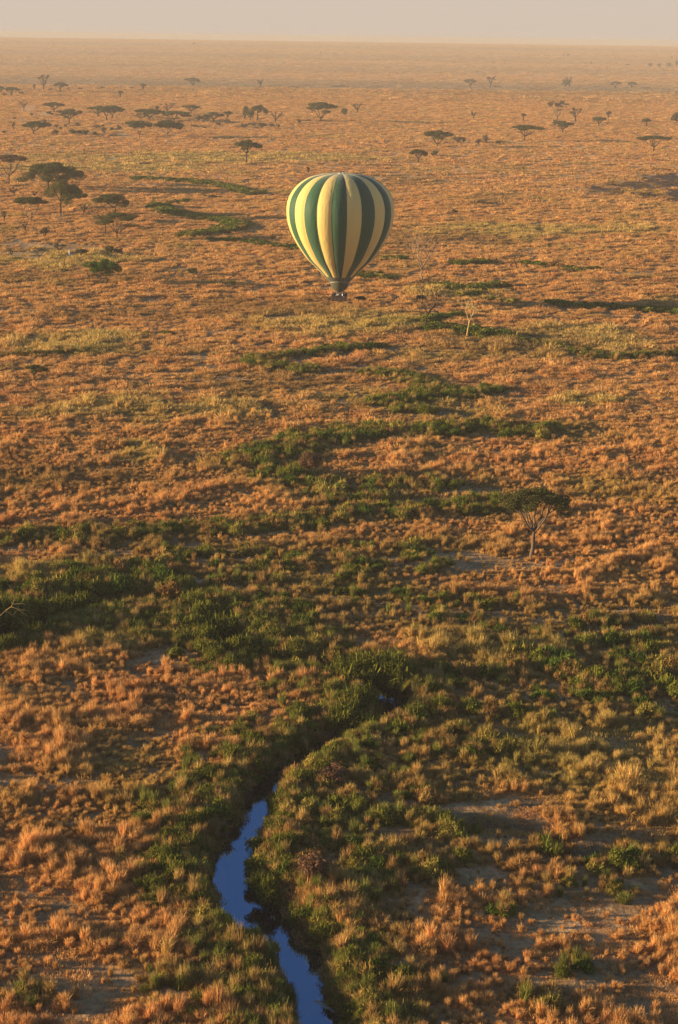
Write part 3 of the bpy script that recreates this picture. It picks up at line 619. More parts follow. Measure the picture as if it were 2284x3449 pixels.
for a in [
 ('sparse', 147, 305, 254, 50, 'acacia_tree', 'tall thin grey acacia on the far scrub line, tallest tree at upper left', dict(leaf='grey')),
 ('umbrella', 204, 310, 278, 51, 'acacia_tree', 'dense dark acacia right of the tall thin grey one on the far line', {}),
 ('umbrella', 39, 322, 292, 46, 'acacia_tree', 'small flat acacia near the left edge on the far scrub line', {}),
 ('umbrella', 3, 312, 289, 22, 'acacia_tree', 'cut-off small acacia at the left edge of the far scrub line', {}),
 ('bare', 116, 306, 284, 12, 'bare_tree', 'tiny leafless stem left of the tall thin grey acacia', {}),
 ('umbrella', 482, 302, 281, 20, 'acacia_tree', 'tiny acacia alone on the far line, left of the lone flat acacia', {}),
 ('umbrella', 405, 327, 305, 18, 'acacia_tree', 'tiny mushroom-shaped tree on a thin stem just below the far scrub line', {}),
 ('umbrella', 648, 294, 262, 51, 'acacia_tree', 'lone flat-topped acacia on a crooked stem standing on the far line left of the balloon', {}),
 ('sparse', 878, 295, 266, 20, 'acacia_tree', 'very faint thin acacia on the far line above the pair of tall bushy trees', dict(leaf='grey')),
 ('umbrella', 1585, 294, 267, 46, 'acacia_tree', 'flat acacia on the far line right of the balloon, left of a taller thin one', {}),
 ('sparse', 1651, 294, 257, 36, 'acacia_tree', 'thin greyish acacia on the far line just right of a flat one', dict(leaf='grey', lean=.2)),
 ('bush', 1905, 293, 264, 30, 'acacia_tree', 'dark bushy tree on the far line with a bare one behind its right side', dict(dens=1.2)),
 ('sparse', 1918, 293, 261, 30, 'acacia_tree', 'thin bare-looking acacia behind the dark bushy tree on the far line', dict(leaf='grey')),
 ('umbrella', 2072, 298, 274, 34, 'acacia_tree', 'left one of two matching small acacias on the far line at right', {}),
 ('umbrella', 2128, 298, 276, 32, 'acacia_tree', 'right one of two matching small acacias on the far line at right', {}),
 ('sparse', 80, 375, 339, 34, 'acacia_tree', 'small thin grey acacia left of the dusty track', dict(leaf='grey')),
 ('umbrella', 181, 378, 343, 64, 'acacia_tree', 'flat acacia standing just behind the vehicle on the dusty track', dict(lean=.1)),
 ('bush', 106, 390, 378, 11, 'small_tree', 'small round tree beside the dusty track left of the vehicle', {}),
 ('sparse', 50, 404, 395, 12, 'small_tree', 'tiny grey tree left of the dusty track', dict(leaf='grey')),
 ('bare', 45, 437, 412, 14, 'bare_tree', 'small forked bare tree just below the dusty track', {}),
 ('umbrella', 113, 454, 409, 88, 'acacia_tree', 'dense green umbrella acacia with crown sloping down to the right, below the dusty track', dict(off=.12, dens=1.3, thick=.26, fork=.25)),
 ('layered', 233, 415, 366, 80, 'acacia_tree', 'ragged layered acacia right of the track and above the dark bushes', dict(leaf='olive', fork=.3)),
 ('umbrella', 330, 393, 357, 74, 'acacia_tree', 'left one of three flat acacias whose crowns merge', {}),
 ('umbrella', 359, 406, 359, 60, 'acacia_tree', 'middle forked one of three flat acacias whose crowns merge', {}),
 ('umbrella', 378, 398, 356, 74, 'acacia_tree', 'right one of three flat acacias whose crowns merge', {}),
 ('umbrella', 503, 406, 368, 96, 'acacia_tree', 'wide flat acacia behind a low thin grey one in the upper left', {}),
 ('sparse', 473, 405, 383, 60, 'acacia_tree', 'low thin grey acacia in front of a wide flat one', dict(leaf='grey')),
 ('bare', 529, 391, 356, 14, 'bare_tree', 'narrow leafless tree at the right end of a wide flat acacia', {}),
 ('umbrella', 468, 462, 406, 96, 'acacia_tree', 'dense umbrella acacia with many fan-like pale limbs, left one of the front pair', dict(dens=1.2, bark='pale', thick=.24, fork=.2)),
 ('umbrella', 564, 461, 405, 96, 'acacia_tree', 'dense dark umbrella acacia with V-shaped limbs, right one of the front pair', dict(dens=1.3, bark='pale', thick=.28, fork=.15)),
 ('umbrella', 588, 412, 375, 104, 'acacia_tree', 'broad greyish umbrella crown behind the right one of the front pair', dict(dens=1.2)),
 ('sparse', 563, 380, 349, 46, 'acacia_tree', 'thin upright acacia behind the broad greyish crown at upper left', dict(leaf='grey')),
 ('umbrella', 644, 383, 354, 62, 'acacia_tree', 'neat small umbrella acacia above and right of the broad greyish crown', {}),
 ('layered', 719, 413, 379, 66, 'acacia_tree', 'loose flat acacia in the grey scrub left of the tall bushy pair', dict(dens=.7)),
 ('umbrella', 767, 399, 374, 32, 'acacia_tree', 'small rounded acacia at the right end of the grey scrub', {}),
 ('bush', 824, 404, 349, 28, 'tall_tree', 'tall narrow bushy tree, left one of a group of three', dict(off=.2)),
 ('bush', 842, 406, 357, 26, 'tall_tree', 'slim bushy tree, middle one of a group of three', dict(off=.1)),
 ('umbrella', 868, 407, 352, 52, 'acacia_tree', 'tall bushy tree leaning out to the right, right one of a group of three', dict(thick=.3, off=.1, fork=.5)),
 ('umbrella', 883, 432, 414, 30, 'small_tree', 'small dark flat bush below the group of three tall trees', dict(fork=.2, thick=.3)),
 ('umbrella', 831, 552, 470, 88, 'acacia_tree', 'lone tall acacia with a flat thin crown above the thicket left of the balloon', dict(leaf='olive', fork=.42, dens=.9, off=.03)),
 ('sparse', 928, 416, 376, 42, 'acacia_tree', 'thin ragged acacia right of the group of three tall trees', dict(leaf='grey', off=.1)),
 ('layered', 1081, 409, 346, 104, 'acacia_tree', 'large many-limbed umbrella acacia standing high above the balloon', dict(fork=.12, thick=.2, dens=.9)),
 ('bush', 1161, 388, 363, 30, 'small_tree', 'small dense tree right of the large many-limbed acacia', {}),
 ('sparse', 1204, 382, 349, 42, 'acacia_tree', 'small thin flat tree two places right of the large many-limbed acacia', dict(leaf='grey')),
 ('layered', 1473, 495, 440, 92, 'acacia_tree', 'fan-shaped acacia with arched crown to the right of the balloon top', dict(leaf='olive', fork=.15, thick=.2)),
 ('umbrella', 1408, 548, 502, 56, 'acacia_tree', 'small flat acacia below the fan-shaped one', dict(leaf='olive')),
 ('bush', 1464, 529, 505, 28, 'small_tree', 'small dense bushy tree just right of the small flat acacia', dict(leaf='olive')),
 ('umbrella', 1767, 475, 423, 112, 'acacia_tree', 'wide thin umbrella acacia right of the brown scrub, spread like a parasol', dict(leaf='olive', thick=.2, off=.05)),
 ('sparse', 1876, 410, 342, 74, 'acacia_tree', 'tall airy V-forked tree with pale limbs at upper right', dict(leaf='grey', bark='pale', fork=.2, dens=1.5)),
 ('umbrella', 1895, 448, 408, 62, 'acacia_tree', 'dark dome-shaped acacia at the foot of the tall airy tree', dict(thick=.26, dens=1.3)),
 ('bush', 1869, 424, 399, 22, 'small_tree', 'round dark bush between the tall airy tree and the dome-shaped acacia', {}),
 ('sparse', 1938, 409, 365, 50, 'acacia_tree', 'airy round tree with a dark clump on its right, beside the tall airy tree', dict(leaf='grey', dens=1.4)),
 ('umbrella', 2017, 425, 392, 48, 'acacia_tree', 'small umbrella acacia with a dark streak of scrub to its right', {}),
 ('umbrella', 2049, 397, 374, 18, 'small_tree', 'tiny funnel-shaped tree above the dark streak of scrub', dict(thick=.3)),
 ('umbrella', 2177, 425, 397, 32, 'acacia_tree', 'small T-shaped acacia alone in the upper right plain', dict(fork=.5)),
 ('bush', 2281, 414, 374, 44, 'small_tree', 'dense green tree cut by the right edge', dict(dens=1.2)),
 ('umbrella', 2200, 512, 458, 112, 'acacia_tree', 'wide flat dark acacia with a crooked trunk above the burnt patch', dict(thick=.16, fork=.3, lean=.2)),
 ('sparse', 1595, 397, 375, 20, 'small_tree', 'tiny dark tree on open grass, left of the T-stemmed sapling', dict(dens=1.6)),
 ('umbrella', 1763, 409, 382, 18, 'small_tree', 'tiny sapling with a T-shaped top on open grass', dict(fork=.55)),
 ('umbrella', 31, 622, 525, 120, 'acacia_tree', 'brownish thin flat acacia at the left edge beside the biggest green crown', dict(leaf='brown', off=.08, thick=.13)),
 ('umbrella', 163, 640, 545, 210, 'acacia_tree', 'widest green acacia crown in the left cluster, behind the tall trunked tree', dict(leaf='green', thick=.42, dens=2.6, off=.05, fork=.3, seed=3)),
 ('umbrella', 206, 728, 599, 126, 'acacia_tree', 'tall acacia with a long straight trunk in the left cluster', dict(leaf='green', thick=.34, fork=.42, off=.04, bark='dark', dens=1.5, seed=4)),
 ('umbrella', 224, 695, 627, 84, 'acacia_tree', 'dense dark acacia half hidden behind the tall straight trunk', dict(thick=.3, off=.25, dens=1.3)),
 ('umbrella', 100, 743, 661, 108, 'acacia_tree', 'acacia on two spread stems with a flat crown, left of the tall trunked tree', dict(bark='pale', stems=2, fork=.15, thick=.16)),
 ('bare', 191, 763, 720, 66, 'bare_tree', 'low crooked leafless tree at the foot of the tall trunked acacia', dict(bark='pale', fork=.4, lean=.3)),
 ('umbrella', 389, 720, 648, 112, 'acacia_tree', 'dark flat acacia standing behind the brown leafless crown', dict(thick=.3, fork=.35, off=-.12)),
 ('bare', 354, 790, 680, 150, 'bare_tree', 'brown leafless acacia between two green flat ones', dict(fork=.4)),
 ('layered', 394, 804, 717, 162, 'acacia_tree', 'wide green acacia with stacked layers and V-shaped trunk, lowest of the left group', dict(fork=.22, thick=.2, dens=1.1)),
 ('bush', 150, 801, 760, 36, 'small_tree', 'small grey round tree on a thin stem left of the layered acacia', dict(leaf='grey')),
 ('sparse', 85, 778, 754, 22, 'small_tree', 'tiny grey sapling left of the small grey round tree', dict(leaf='grey')),
 ('sparse', 117, 664, 642, 22, 'small_tree', 'tiny grey bush above the two-stemmed acacia', dict(leaf='grey')),
 ('sparse', 48, 658, 628, 36, 'small_tree', 'small grey thorn tree left of the two-stemmed acacia', dict(leaf='grey')),
 ('sparse', 282, 718, 682, 44, 'small_tree', 'thin grey thorn tree left of the brown leafless acacia', dict(leaf='grey')),
 ('bare', 14, 746, 708, 24, 'bare_tree', 'slender bare sapling at the left edge', {}),
 ('bare', 135, 868, 828, 62, 'bare_tree', 'low spreading leafless bush-tree near the sandy track at left', dict(fork=.25)),
 ('sparse', 201, 853, 818, 62, 'small_tree', 'grey thin-crowned tree between the leafless bush-tree and the pale stump', dict(leaf='grey', dens=1.5)),
 ('umbrella', 273, 864, 838, 46, 'small_tree', 'small green umbrella tree above the bright green twisted tree', dict(thick=.34, fork=.3)),
 ('bush', 372, 855, 819, 40, 'bush', 'olive bush, left one of two touching bushes by the sandy track', dict(leaf='olive')),
 ('bush', 398, 856, 826, 34, 'bush', 'greyish bush, right one of two touching bushes by the sandy track', dict(leaf='grey')),
 ('bare', 38, 863, 832, 26, 'bare_tree', 'thin bare sapling far left by the sandy track', {}),
 ('layered', 363, 954, 871, 118, 'green_tree', 'bright green dense tree on a twisted trunk, alone below the left group', dict(leaf='fresh', thick=.30, fork=.3, dens=2.0, lean=-.3, off=-.12)),
 ('bush', 653, 925, 894, 46, 'bush', 'round green bush alone on open grass left of the balloon mouth', dict(leaf='olive')),
 ('bush', 782, 968, 936, 26, 'bush', 'small dark thorn bush left of the balloon scoop', dict(leaf='olive', dens=.6)),
 ('umbrella', 118, 1288, 1232, 74, 'small_tree', 'small leaning tree with a flat dark green crown swept to the right, lower left', dict(fork=.35, lean=-.2, thick=.28, off=.05)),
 ('bare', 1421, 946, 790, 124, 'bare_tree', 'tall leafless tree with fine reddish twigs right of the balloon', dict(bark='pale', fork=.33)),
 ('bare', 1427, 1119, 962, 118, 'bare_tree', 'dark-trunked dead tree leaning right at the edge of the green thicket', dict(fork=.38, lean=.28, bark='dark', seed=2)),
 ('bare', 1574, 1142, 1005, 88, 'bare_tree', 'pale yellow-barked dead tree glowing in the thicket', dict(bark='yellow', fork=.42, lean=.12)),
 ('bare', 1739, 909, 846, 60, 'bare_tree', 'small leafless tree standing in green scrub at the right', dict(bark='dark', fork=.35)),
 ('umbrella', 1790, 1882, 1638, 238, 'acacia_tree', 'large lone acacia with a long bare trunk and airy green crown at the right', dict(leaf='olive', thick=.24, fork=.38, bark='mid', lean=.06, dens=.62, off=.03, seed=11)),
 ('bush', 1038, 583, 556, 14, 'bush', 'narrow brown bush just behind the top of the balloon', dict(leaf='brown')),
 ('bush', 1532, 722, 706, 26, 'bush', 'small round dark bush right of the balloon at mid height', dict(leaf='olive')),
 ('bush', 1045, 1602, 1512, 88, 'dry_bush', 'round reddish dry bush beside the green watercourse in the middle', dict(leaf='brown', dens=.8)),
 ('bush', 1130, 2640, 2556, 110, 'dry_bush', 'twiggy brown dry bush on the right bank of the stream', dict(leaf='brown', dens=.6)),
 ('bush', 1055, 2985, 2850, 120, 'dry_bush', 'rounded russet bush on the right bank beside the widest water', dict(leaf='brown', dens=1.0)),
 ('bush', 2105, 2935, 2905, 50, 'dry_bush', 'rounded orange bush on the bare ledge at the right', dict(leaf='brown', dens=1.0)),
]:
    kind, bx, by, tp, w_, nm, lb, kw = a
    cat = {'acacia_tree': 'tree', 'bare_tree': 'dead tree', 'small_tree': 'tree', 'tall_tree': 'tree', 'green_tree': 'tree'}.get(nm, 'bush')
    tree(kind, bx, by, tp, w_, nm, lb, cat, **kw)
for i, (bx, by, h_, w_) in enumerate([(187, 453, 18, 26), (246, 452, 18, 30), (268, 453, 16, 26), (290, 453, 15, 26), (320, 457, 15, 22)]):
    tree('bush', bx, by, by - h_, w_, 'scrub_bush', 'low dark bush in the row under the three merged acacias', 'bush', leaf='green', group='dark bushes in the upper left scrub')
for (bx, by, h_, w_) in [(261, 426, 16, 24), (220, 431, 14, 14), (324, 434, 16, 32), (351, 450, 24, 22), (400, 436, 18, 22), (205, 439, 12, 14), (148, 413, 15, 20), (14, 449, 8, 22), (345, 430, 12, 18), (375, 440, 12, 16), (190, 430, 10, 20),
                         (668, 410, 22, 40), (690, 404, 22, 30), (763, 418, 18, 40), (735, 425, 16, 24), (821, 432, 20, 36), (851, 426, 14, 34), (915, 430, 16, 26), (936, 431, 14, 18), (1008, 417, 22, 14), (1038, 408, 6, 20), (656, 428, 10, 30), (690, 432, 8, 24), (1113, 413, 5, 20)]:
    tree('bush', bx, by, by - h_, w_, 'scrub_bush', 'small grey bush in the distant scrub left of the large many-limbed acacia', 'bush', leaf='grey', dens=.6, group='grey bushes in the upper left scrub')
for (bx, by, h_, w_) in [(1543, 480, 26, 44), (1562, 479, 24, 18), (1637, 481, 36, 22), (1611, 486, 22, 26), (1680, 486, 16, 28), (1502, 485, 12, 18), (2049, 416, 4, 34), (1620, 690, 10, 40), (1650, 694, 12, 30), (1600, 686, 8, 30), (1625, 735, 8, 40)]:
    tree('bush', bx, by, by - h_, w_, 'scrub_bush', 'small brown scrub bush on the open plain right of the balloon', 'bush', leaf='grey', dens=.7, group='brown scrub bushes right of the balloon')
for (bx, by, h_, w_) in [(2191, 225, 16, 20), (2220, 226, 14, 16), (2251, 225, 16, 24), (2280, 222, 20, 18), (2114, 221, 7, 15), (1900, 188, 7, 8), (1913, 188, 8, 11), (1663, 213, 5, 7), (2263, 198, 10, 6), (654, 151, 10, 13), (1530, 212, 4, 5), (1992, 215, 8, 6), (1841, 197, 4, 4), (1080, 178, 4, 5), (1130, 180, 4, 5)]:
    tree('bush', bx, by, by - h_, w_, 'distant_tree', 'tiny hazy tree far out on the plain just under the horizon', 'tree', leaf='green', group='hazy trees under the horizon')
for (bx, by, h_, w_) in [(340, 298, 5, 46), (440, 297, 5, 26), (480, 298, 4, 20), (270, 300, 5, 20), (790, 295, 4, 20), (866, 295, 4, 24), (990, 295, 4, 54), (1140, 293, 6, 60), (1190, 294, 4, 40), (1280, 292, 4, 40), (1546, 292, 4, 24), (1672, 293, 5, 30), (2010, 295, 5, 30), (2105, 298, 4, 30), (2170, 298, 4, 50), (70, 318, 12, 26), (15, 322, 10, 20), (225, 300, 7, 34), (170, 306, 8, 24)]:
    tree('bush', bx, by, by - h_, w_, 'distant_bush', 'flat dark bush on the long thin line of scrub below the far plain', 'bush', leaf='grey', dens=.8, group='bushes on the far scrub line')

# river-bank bushes that stand out, each its own thing
BU = [shrub_mesh('bank_bush', 700 + i, 1.8, 1.3, 2600, .115, 11, .28) for i in range(4)]
MG = foliage('bank_leaves', (.085, .095, .017), .45, .25, False, (.21, .20, .035))
for me in BU: me.materials.append(MG)
for i, (bx, by, s) in enumerate([(-260, 2160, 2.8), (-190, 2120, 3.0), (-110, 2112, 2.9), (-35, 2108, 2.7), (40, 2098, 2.4), (115, 2080, 2.0), (195, 2060, 1.8), (270, 2045, 1.6), (645, 2045, 1.7), (690, 2080, 1.7), (735, 2120, 1.6), (1150, 2425, 1.7), (1195, 2385, 1.5), (1228, 2350, 1.3), (1170, 2290, 2.1), (1225, 2285, 2.2), (1280, 2285, 2.3), (1335, 2290, 2.3), (1225, 2440, 1.3), (845, 2915, .7), (868, 2975, .9), (905, 2985, 1.0), (870, 2840, .8), (700, 2215, 1.4), (735, 2235, 1.3), (690, 2165, 1.4), (660, 2120, 1.4), (820, 2190, 1.6), (780, 2120, 1.4), (120, 2150, 1.3), (200, 2120, 1.3), (30, 2190, 1.3), (775, 2260, 1.1), (640, 2790, 1.1), (560, 2900, 1.2), (600, 2960, 1.1), (520, 3000, 1.0), (690, 2700, 1.1), (700, 2620, 1.1), (780, 2560, 1.1), (640, 2860, 1.0), (560, 2840, .9), (950, 2720, 1.0), (930, 2800, 1.0), (960, 2860, 1.1),
                                 (900, 3010, .9), (1020, 3070, .9), (1085, 3140, .9), (1100, 3060, 1.0), (1190, 3250, .9), (1180, 3310, .8), (1020, 2640, 1.0), (1100, 2560, 1.0), (1400, 2430, 1.1), (1290, 2980, .9), (1230, 2900, 1.0), (830, 3290, .9),
                                 (890, 3400, .9), (760, 3260, .8), (1200, 3400, .9), (1480, 2400, 1.1), (1120, 2350, 1.2), (1010, 2420, 1.2), (870, 2140, 1.3), (930, 2170, 1.3), (1000, 2200, 1.2), (620, 1980, 1.2), (500, 1930, 1.2), (330, 1960, 1.3), (100, 2090, 1.5), (40, 2060, 1.5), (1560, 2900, .8), (1900, 3300, .7)]):
    f = unproj(bx, by, 0); o = link('bank_bush', BU[i % 4]); o.location = (f[0], f[1], hz(f[0], f[1]) - .05 if i not in () else 0)
    if o.location.z < -.5: o.location.z = -.5
    o.scale = (s, s, s * .95); o.rotation_euler.z = i * 1.7
    tag(o, 'leafy green bush growing at the edge of the winding stream', 'bush', 'green bushes along the stream')

# wild date palm
f = unproj(1392, 2345, 0); f[2] = hz(f[0], f[1]); s = scale_at(f)
pr = bpy.data.objects.new('date_palm', None); COL.objects.link(pr); pr.location = f
tag(pr, 'shaggy wild date palm with drooping fronds at the upstream pool', 'palm')
T = Tubes(); H = 125 / s; T.add(curve(np.array([0, 0, -.4]), np.array([0, 0, H * .62]), rng, 0, 6), np.linspace(.16, .12, 6), 8); link('trunk', T.mesh('trunk'), MB['dark'], pr)
V, Q = [], []
for i in range(46):
    a = rng.random() * 6.28; el_ = rng.random(); L = 1.3 + .6 * rng.random(); P = []
    for k in range(9):
        t = k / 8; r_ = L * t * (.35 + .65 * (1 - el_)) ; z = H * .62 + L * (el_ * 1.0 * t - (1.25 - el_ * .7) * t * t)
        P.append(np.array([math.cos(a) * r_, math.sin(a) * r_, z]))
    for k in range(1, 9):
        sd = np.array([-math.sin(a), math.cos(a), 0]); t = k / 8; w2 = .30 * math.sin(min(1, t * 1.15) * math.pi) + .04
        for sg in (1, -1):
            for u_ in (0, .5):
                c_ = P[k - 1] * (1 - u_) + P[k] * u_; tip = c_ + sd * sg * w2 + (P[k] - P[k - 1]) * .7 - np.array([0, 0, .10]); b = len(V); dq = (P[k] - P[k - 1]) * .16
                V += [c_, c_ + dq, tip]; Q.append((b, b + 1, b + 2))
link('fronds', py_mesh('fronds', V, Q), mat_leaf('palm_leaves', (.07, .10, .018), (.28, .22, .05)), pr)

# golden fallen branch at the left edge over the dark bank
f = unproj(-25, 2165, 0); s = scale_at(f); T = Tubes()
def pt(x, y): return np.array([(x + 25) / s, rng.normal(0, .3), (2165 - y) / s])
for L_, r_ in [([(-25, 2095), (20, 2055), (45, 2068), (58, 2056)], .055), ([(20, 2055), (40, 2040), (46, 2030), (42, 2020)], .035), ([(46, 2030), (52, 2012), (50, 2002)], .025), ([(40, 2040), (66, 2044), (84, 2048), (108, 2048)], .025), ([(66, 2044), (100, 2062), (128, 2076)], .018), ([(46, 2030), (80, 2024), (116, 2028)], .018)]:
    P = np.array([pt(*q) for q in L_]); T.add(P, np.linspace(r_, r_ * .4, len(P)), 6)
o = link('dead_branch', T.mesh('dead_branch'), MB['yellow']); o.location = (f[0], f[1], 0)
tag(o, 'bare golden dead branch reaching in from the left edge over the dark bank', 'branch')

# pale stump
f = unproj(234, 862); f[2] = hz(f[0], f[1]); T = Tubes(); T.add([[0, 0, -.2], [.03, 0, .5], [-.02, .02, 1.1], [0, 0, 1.7]], [.22, .17, .15, .10], 8); T.add([[0, 0, 1.0], [.1, 0, 1.3], [.16, 0, 1.5]], [.06, .05, .02], 5)
o = link('tree_stump', T.mesh('tree_stump'), pbr('bleached_wood', (.8, .72, .6), .8)); o.location = f
tag(o, 'small pale bleached stump standing on bare soil in the left group', 'stump')

# sandbar with pale wet mud at the bottom edge of the stream
gx = np.linspace(0, 1, 40); V, Fs = [], []
A_ = unproj(1050, 3368, WATER_Z); B_ = unproj(1200, 3445, WATER_Z)
for i, t in enumerate(gx):
    wv = (.15 + 1.0 * t ** .8) * 1.3
    for j in range(14):
        u_ = j / 13; e = (B_ - A_)[:2]; e /= np.hypot(*e); nn = np.array([-e[1], e[0]])
        q = A_[:2] + (B_ - A_)[:2] * t + nn * (u_ - .25) * wv
        zz = WATER_Z + .10 * math.sin(u_ * math.pi) * min(1, t * 6) + (.05 * (float(vnoise(q[0], q[1], .35, 3)) - .5)) - .02
        V.append((q[0], q[1], zz))
        if i and j: b = i * 14 + j; Fs.append((b - 15, b - 14, b, b - 1))
o = link('mudbank', py_mesh('mudbank', V, Fs, True), pbr('wet_mud', (.30, .25, .20), .5, .4, .4, 3, bump=.4)); tag(o, kind='structure')

# ---------------------------------------------------------------- buffalo
def skin_body(name, pts, edges, rad, mat, parent=None, lv=2):
    me = bpy.data.meshes.new(name); me.from_pydata(pts, edges, []); o = link(name, me, mat, parent)
    md = o.modifiers.new('skin', 'SKIN'); sv = me.skin_vertices[0].data
    for i, r_ in enumerate(rad): sv[i].radius = (r_, r_) if np.isscalar(r_) else r_
    sv[0].use_root = True; md.use_smooth_shade = True
    sd = o.modifiers.new('sub', 'SUBSURF'); sd.levels = lv; sd.render_levels = lv
    return o
MBUF = pbr('buffalo_hide', (.022, .018, .016), .85, .1, .3, 4); MHORN = pbr('horn', (.09, .08, .07), .5)
def buffalo(px, py, L, rz, label, graze):
    f = unproj(px, py); f[2] = hz(f[0], f[1])
    k = .95
    hx, hzv = (1.55, .55) if graze else (1.62, 1.15)
    P = [(-.75, 0, 1.12), (-.2, 0, 1.08), (.40, 0, 1.14), (.75, 0, 1.22), (1.12, 0, 1.12 if not graze else .95), (hx - .12, 0, hzv + .1), (hx + .2, 0, hzv - .22),
         (-.85, .26, .85), (-.72, .27, .45), (-.80, .27, .05), (-.85, -.26, .85), (-.78, -.27, .45), (-.70, -.27, .05),
         (.55, .26, .80), (.60, .25, .42), (.56, .25, .05), (.55, -.26, .80), (.48, -.25, .42), (.52, -.25, .05), (-1.0, 0, 1.15), (-1.14, 0, .7), (-1.12, 0, .4)]
    E = [(1, 0), (1, 2), (2, 3), (3, 4), (4, 5), (5, 6), (0, 7), (7, 8), (8, 9), (0, 10), (10, 11), (11, 12), (2, 13), (13, 14), (14, 15), (2, 16), (16, 17), (17, 18), (0, 19), (19, 20), (20, 21)]
    Rr = [(.38, .40), (.42, .46), (.40, .45), (.33, .42), (.24, .30), (.17, .20), (.11, .11), .17, .085, .08, .17, .085, .08, .15, .08, .075, .15, .08, .075, .06, .03, .05]
    o = skin_body('buffalo', P, E, Rr, MBUF)
    # root the skin at the middle of the back
    for i, v_ in enumerate(o.data.skin_vertices[0].data): v_.use_root = (i == 1)
    for sg in (1, -1):
        T = Tubes(); c_ = np.array([hx - .1, 0, hzv + .26])
        T.add([c_ + [0, sg * .05, 0], c_ + [.02, sg * .28, -.04], c_ + [.03, sg * .5, -.06], c_ + [0, sg * .6, .1], c_ + [-.05, sg * .52, .24]], [.10, .085, .065, .045, .015], 8)
        link('horn', T.mesh('horn'), MHORN, o)
        e = Tubes(); e.add([c_ + [-.08, sg * .12, -.12], c_ + [-.1, sg * .28, -.2], c_ + [-.1, sg * .38, -.27]], [.04, .07, .01], 6); link('ear', e.mesh('ear'), MBUF, o)
    o.location = f; o.scale = (k * L,) * 3; o.rotation_euler.z = R(rz)
    tag(o, label, 'buffalo', 'buffalo grazing below the balloon'); return o
buffalo(1216, 1019, 1.0, 188, 'dark buffalo walking left, nearest to the balloon basket', False)
buffalo(1329, 1014, .9, -60, 'dark buffalo seen end-on, middle one of three', False)
buffalo(1415, 1016, 1.0, 5, 'dark buffalo with head down beside the leafless trees, rightmost of three', True)

# ---------------------------------------------------------------- vehicle on the track
f = unproj(166, 387); f[2] = hz(f[0], f[1])
ve = bpy.data.objects.new('safari_vehicle', None); COL.objects.link(ve); ve.location = f; ve.rotation_euler.z = R(35); ve.scale = (1.25,) * 3
tag(ve, 'tiny dark safari vehicle driving on the dusty track at upper left', 'vehicle')
def boxm(name, parts, mat, parent, bev=.06):
    bm = bmesh.new()
    for (cx, cy, cz, lx, ly, lz) in parts:
        r_ = bmesh.ops.create_cube(bm, size=1, matrix=Matrix.Translation((cx, cy, cz)) @ Matrix.Diagonal((lx, ly, lz, 1)))
    if bev: bmesh.ops.bevel(bm, geom=bm.edges[:], offset=bev, segments=2, affect='EDGES')
    me = bpy.data.meshes.new(name); bm.to_mesh(me); bm.free(); return link(name, me, mat, parent)
boxm('body', [(0, 0, .95, 4.6, 1.9, .75)], pbr('vehicle_paint', (.06, .065, .05), .5), ve, .1)
boxm('cabin', [(-.5, 0, 1.68, 3.0, 1.75, .72)], pbr('vehicle_glass', (.03, .03, .035), .15, .5), ve, .08)
boxm('roof', [(-.5, 0, 2.12, 3.1, 1.85, .14)], pbr('vehicle_roof', (.12, .11, .09), .6), ve, .04)
MT = pbr('tyre', (.02, .02, .02), .9)
for x_ in (-1.4, 1.45):
    for y_ in (-.85, .85):
        bm = bmesh.new(); bmesh.ops.create_cone(bm, cap_ends=True, segments=16, radius1=.42, radius2=.42, depth=.28, matrix=Matrix.Translation((x_, y_, .42)) @ Matrix.Rotation(R(90), 4, 'X'))
        me = bpy.data.meshes.new('wheel'); bm.to_mesh(me); bm.free(); link('wheel', me, MT, ve)
# dust hanging over the track behind the vehicle
for (bx, by, rx, ry, rz_, den) in [(98, 376, 19, 26, 2.6, .007), (140, 391, 26, 18, 1.2, .009)]:
    f = unproj(bx, by); s = scale_at(f); bm = bmesh.new(); bmesh.ops.create_icosphere(bm, subdivisions=3, radius=1, matrix=Matrix.Diagonal((rx / s * 1.0, ry, rz_, 1)))
    me = bpy.data.meshes.new('dust_cloud'); bm.to_mesh(me); bm.free(); o = link('dust_cloud', me); o.location = (f[0], f[1], f[2] + rz_ * .9)
    mt, n, ot = newmat('dust'); pv = N(n, 'ShaderNodeVolumePrincipled'); pv.inputs['Color'].default_value = (.62, .55, .50, 1); pv.inputs['Density'].default_value = den; n.links.new(pv.outputs[0], ot.inputs['Volume'])
    me.materials.append(mt); tag(o, 'pale cloud of dust drifting off the track at upper left', 'dust', kind='stuff')

# ---------------------------------------------------------------- balloon
bf = unproj(1143, 1028, 0); bs = scale_at(bf)                 # ground point under the basket
bal = bpy.data.objects.new('hot_air_balloon', None); COL.objects.link(bal)
bal.location = (bf[0], bf[1], 1.0); tag(bal, 'hot air balloon with green and yellow vertical stripes floating just above the grass', 'hot air balloon')
K = .985 / (bs * 3.136)                                        # metres per pixel of my enlarged view
PR = [(135, 0), (136, 60), (139, 130), (146, 200), (158, 268), (175, 325), (200, 375), (232, 424), (270, 466), (320, 508), (380, 541), (440, 559), (510, 566), (570, 564), (640, 555), (720, 532), (800, 498), (880, 453), (960, 400), (1040, 342), (1120, 282), (1170, 243), (1212, 208)]
PR2 = [(1212, 208), (1240, 184), (1265, 156), (1290, 124)]
ZB = 1480
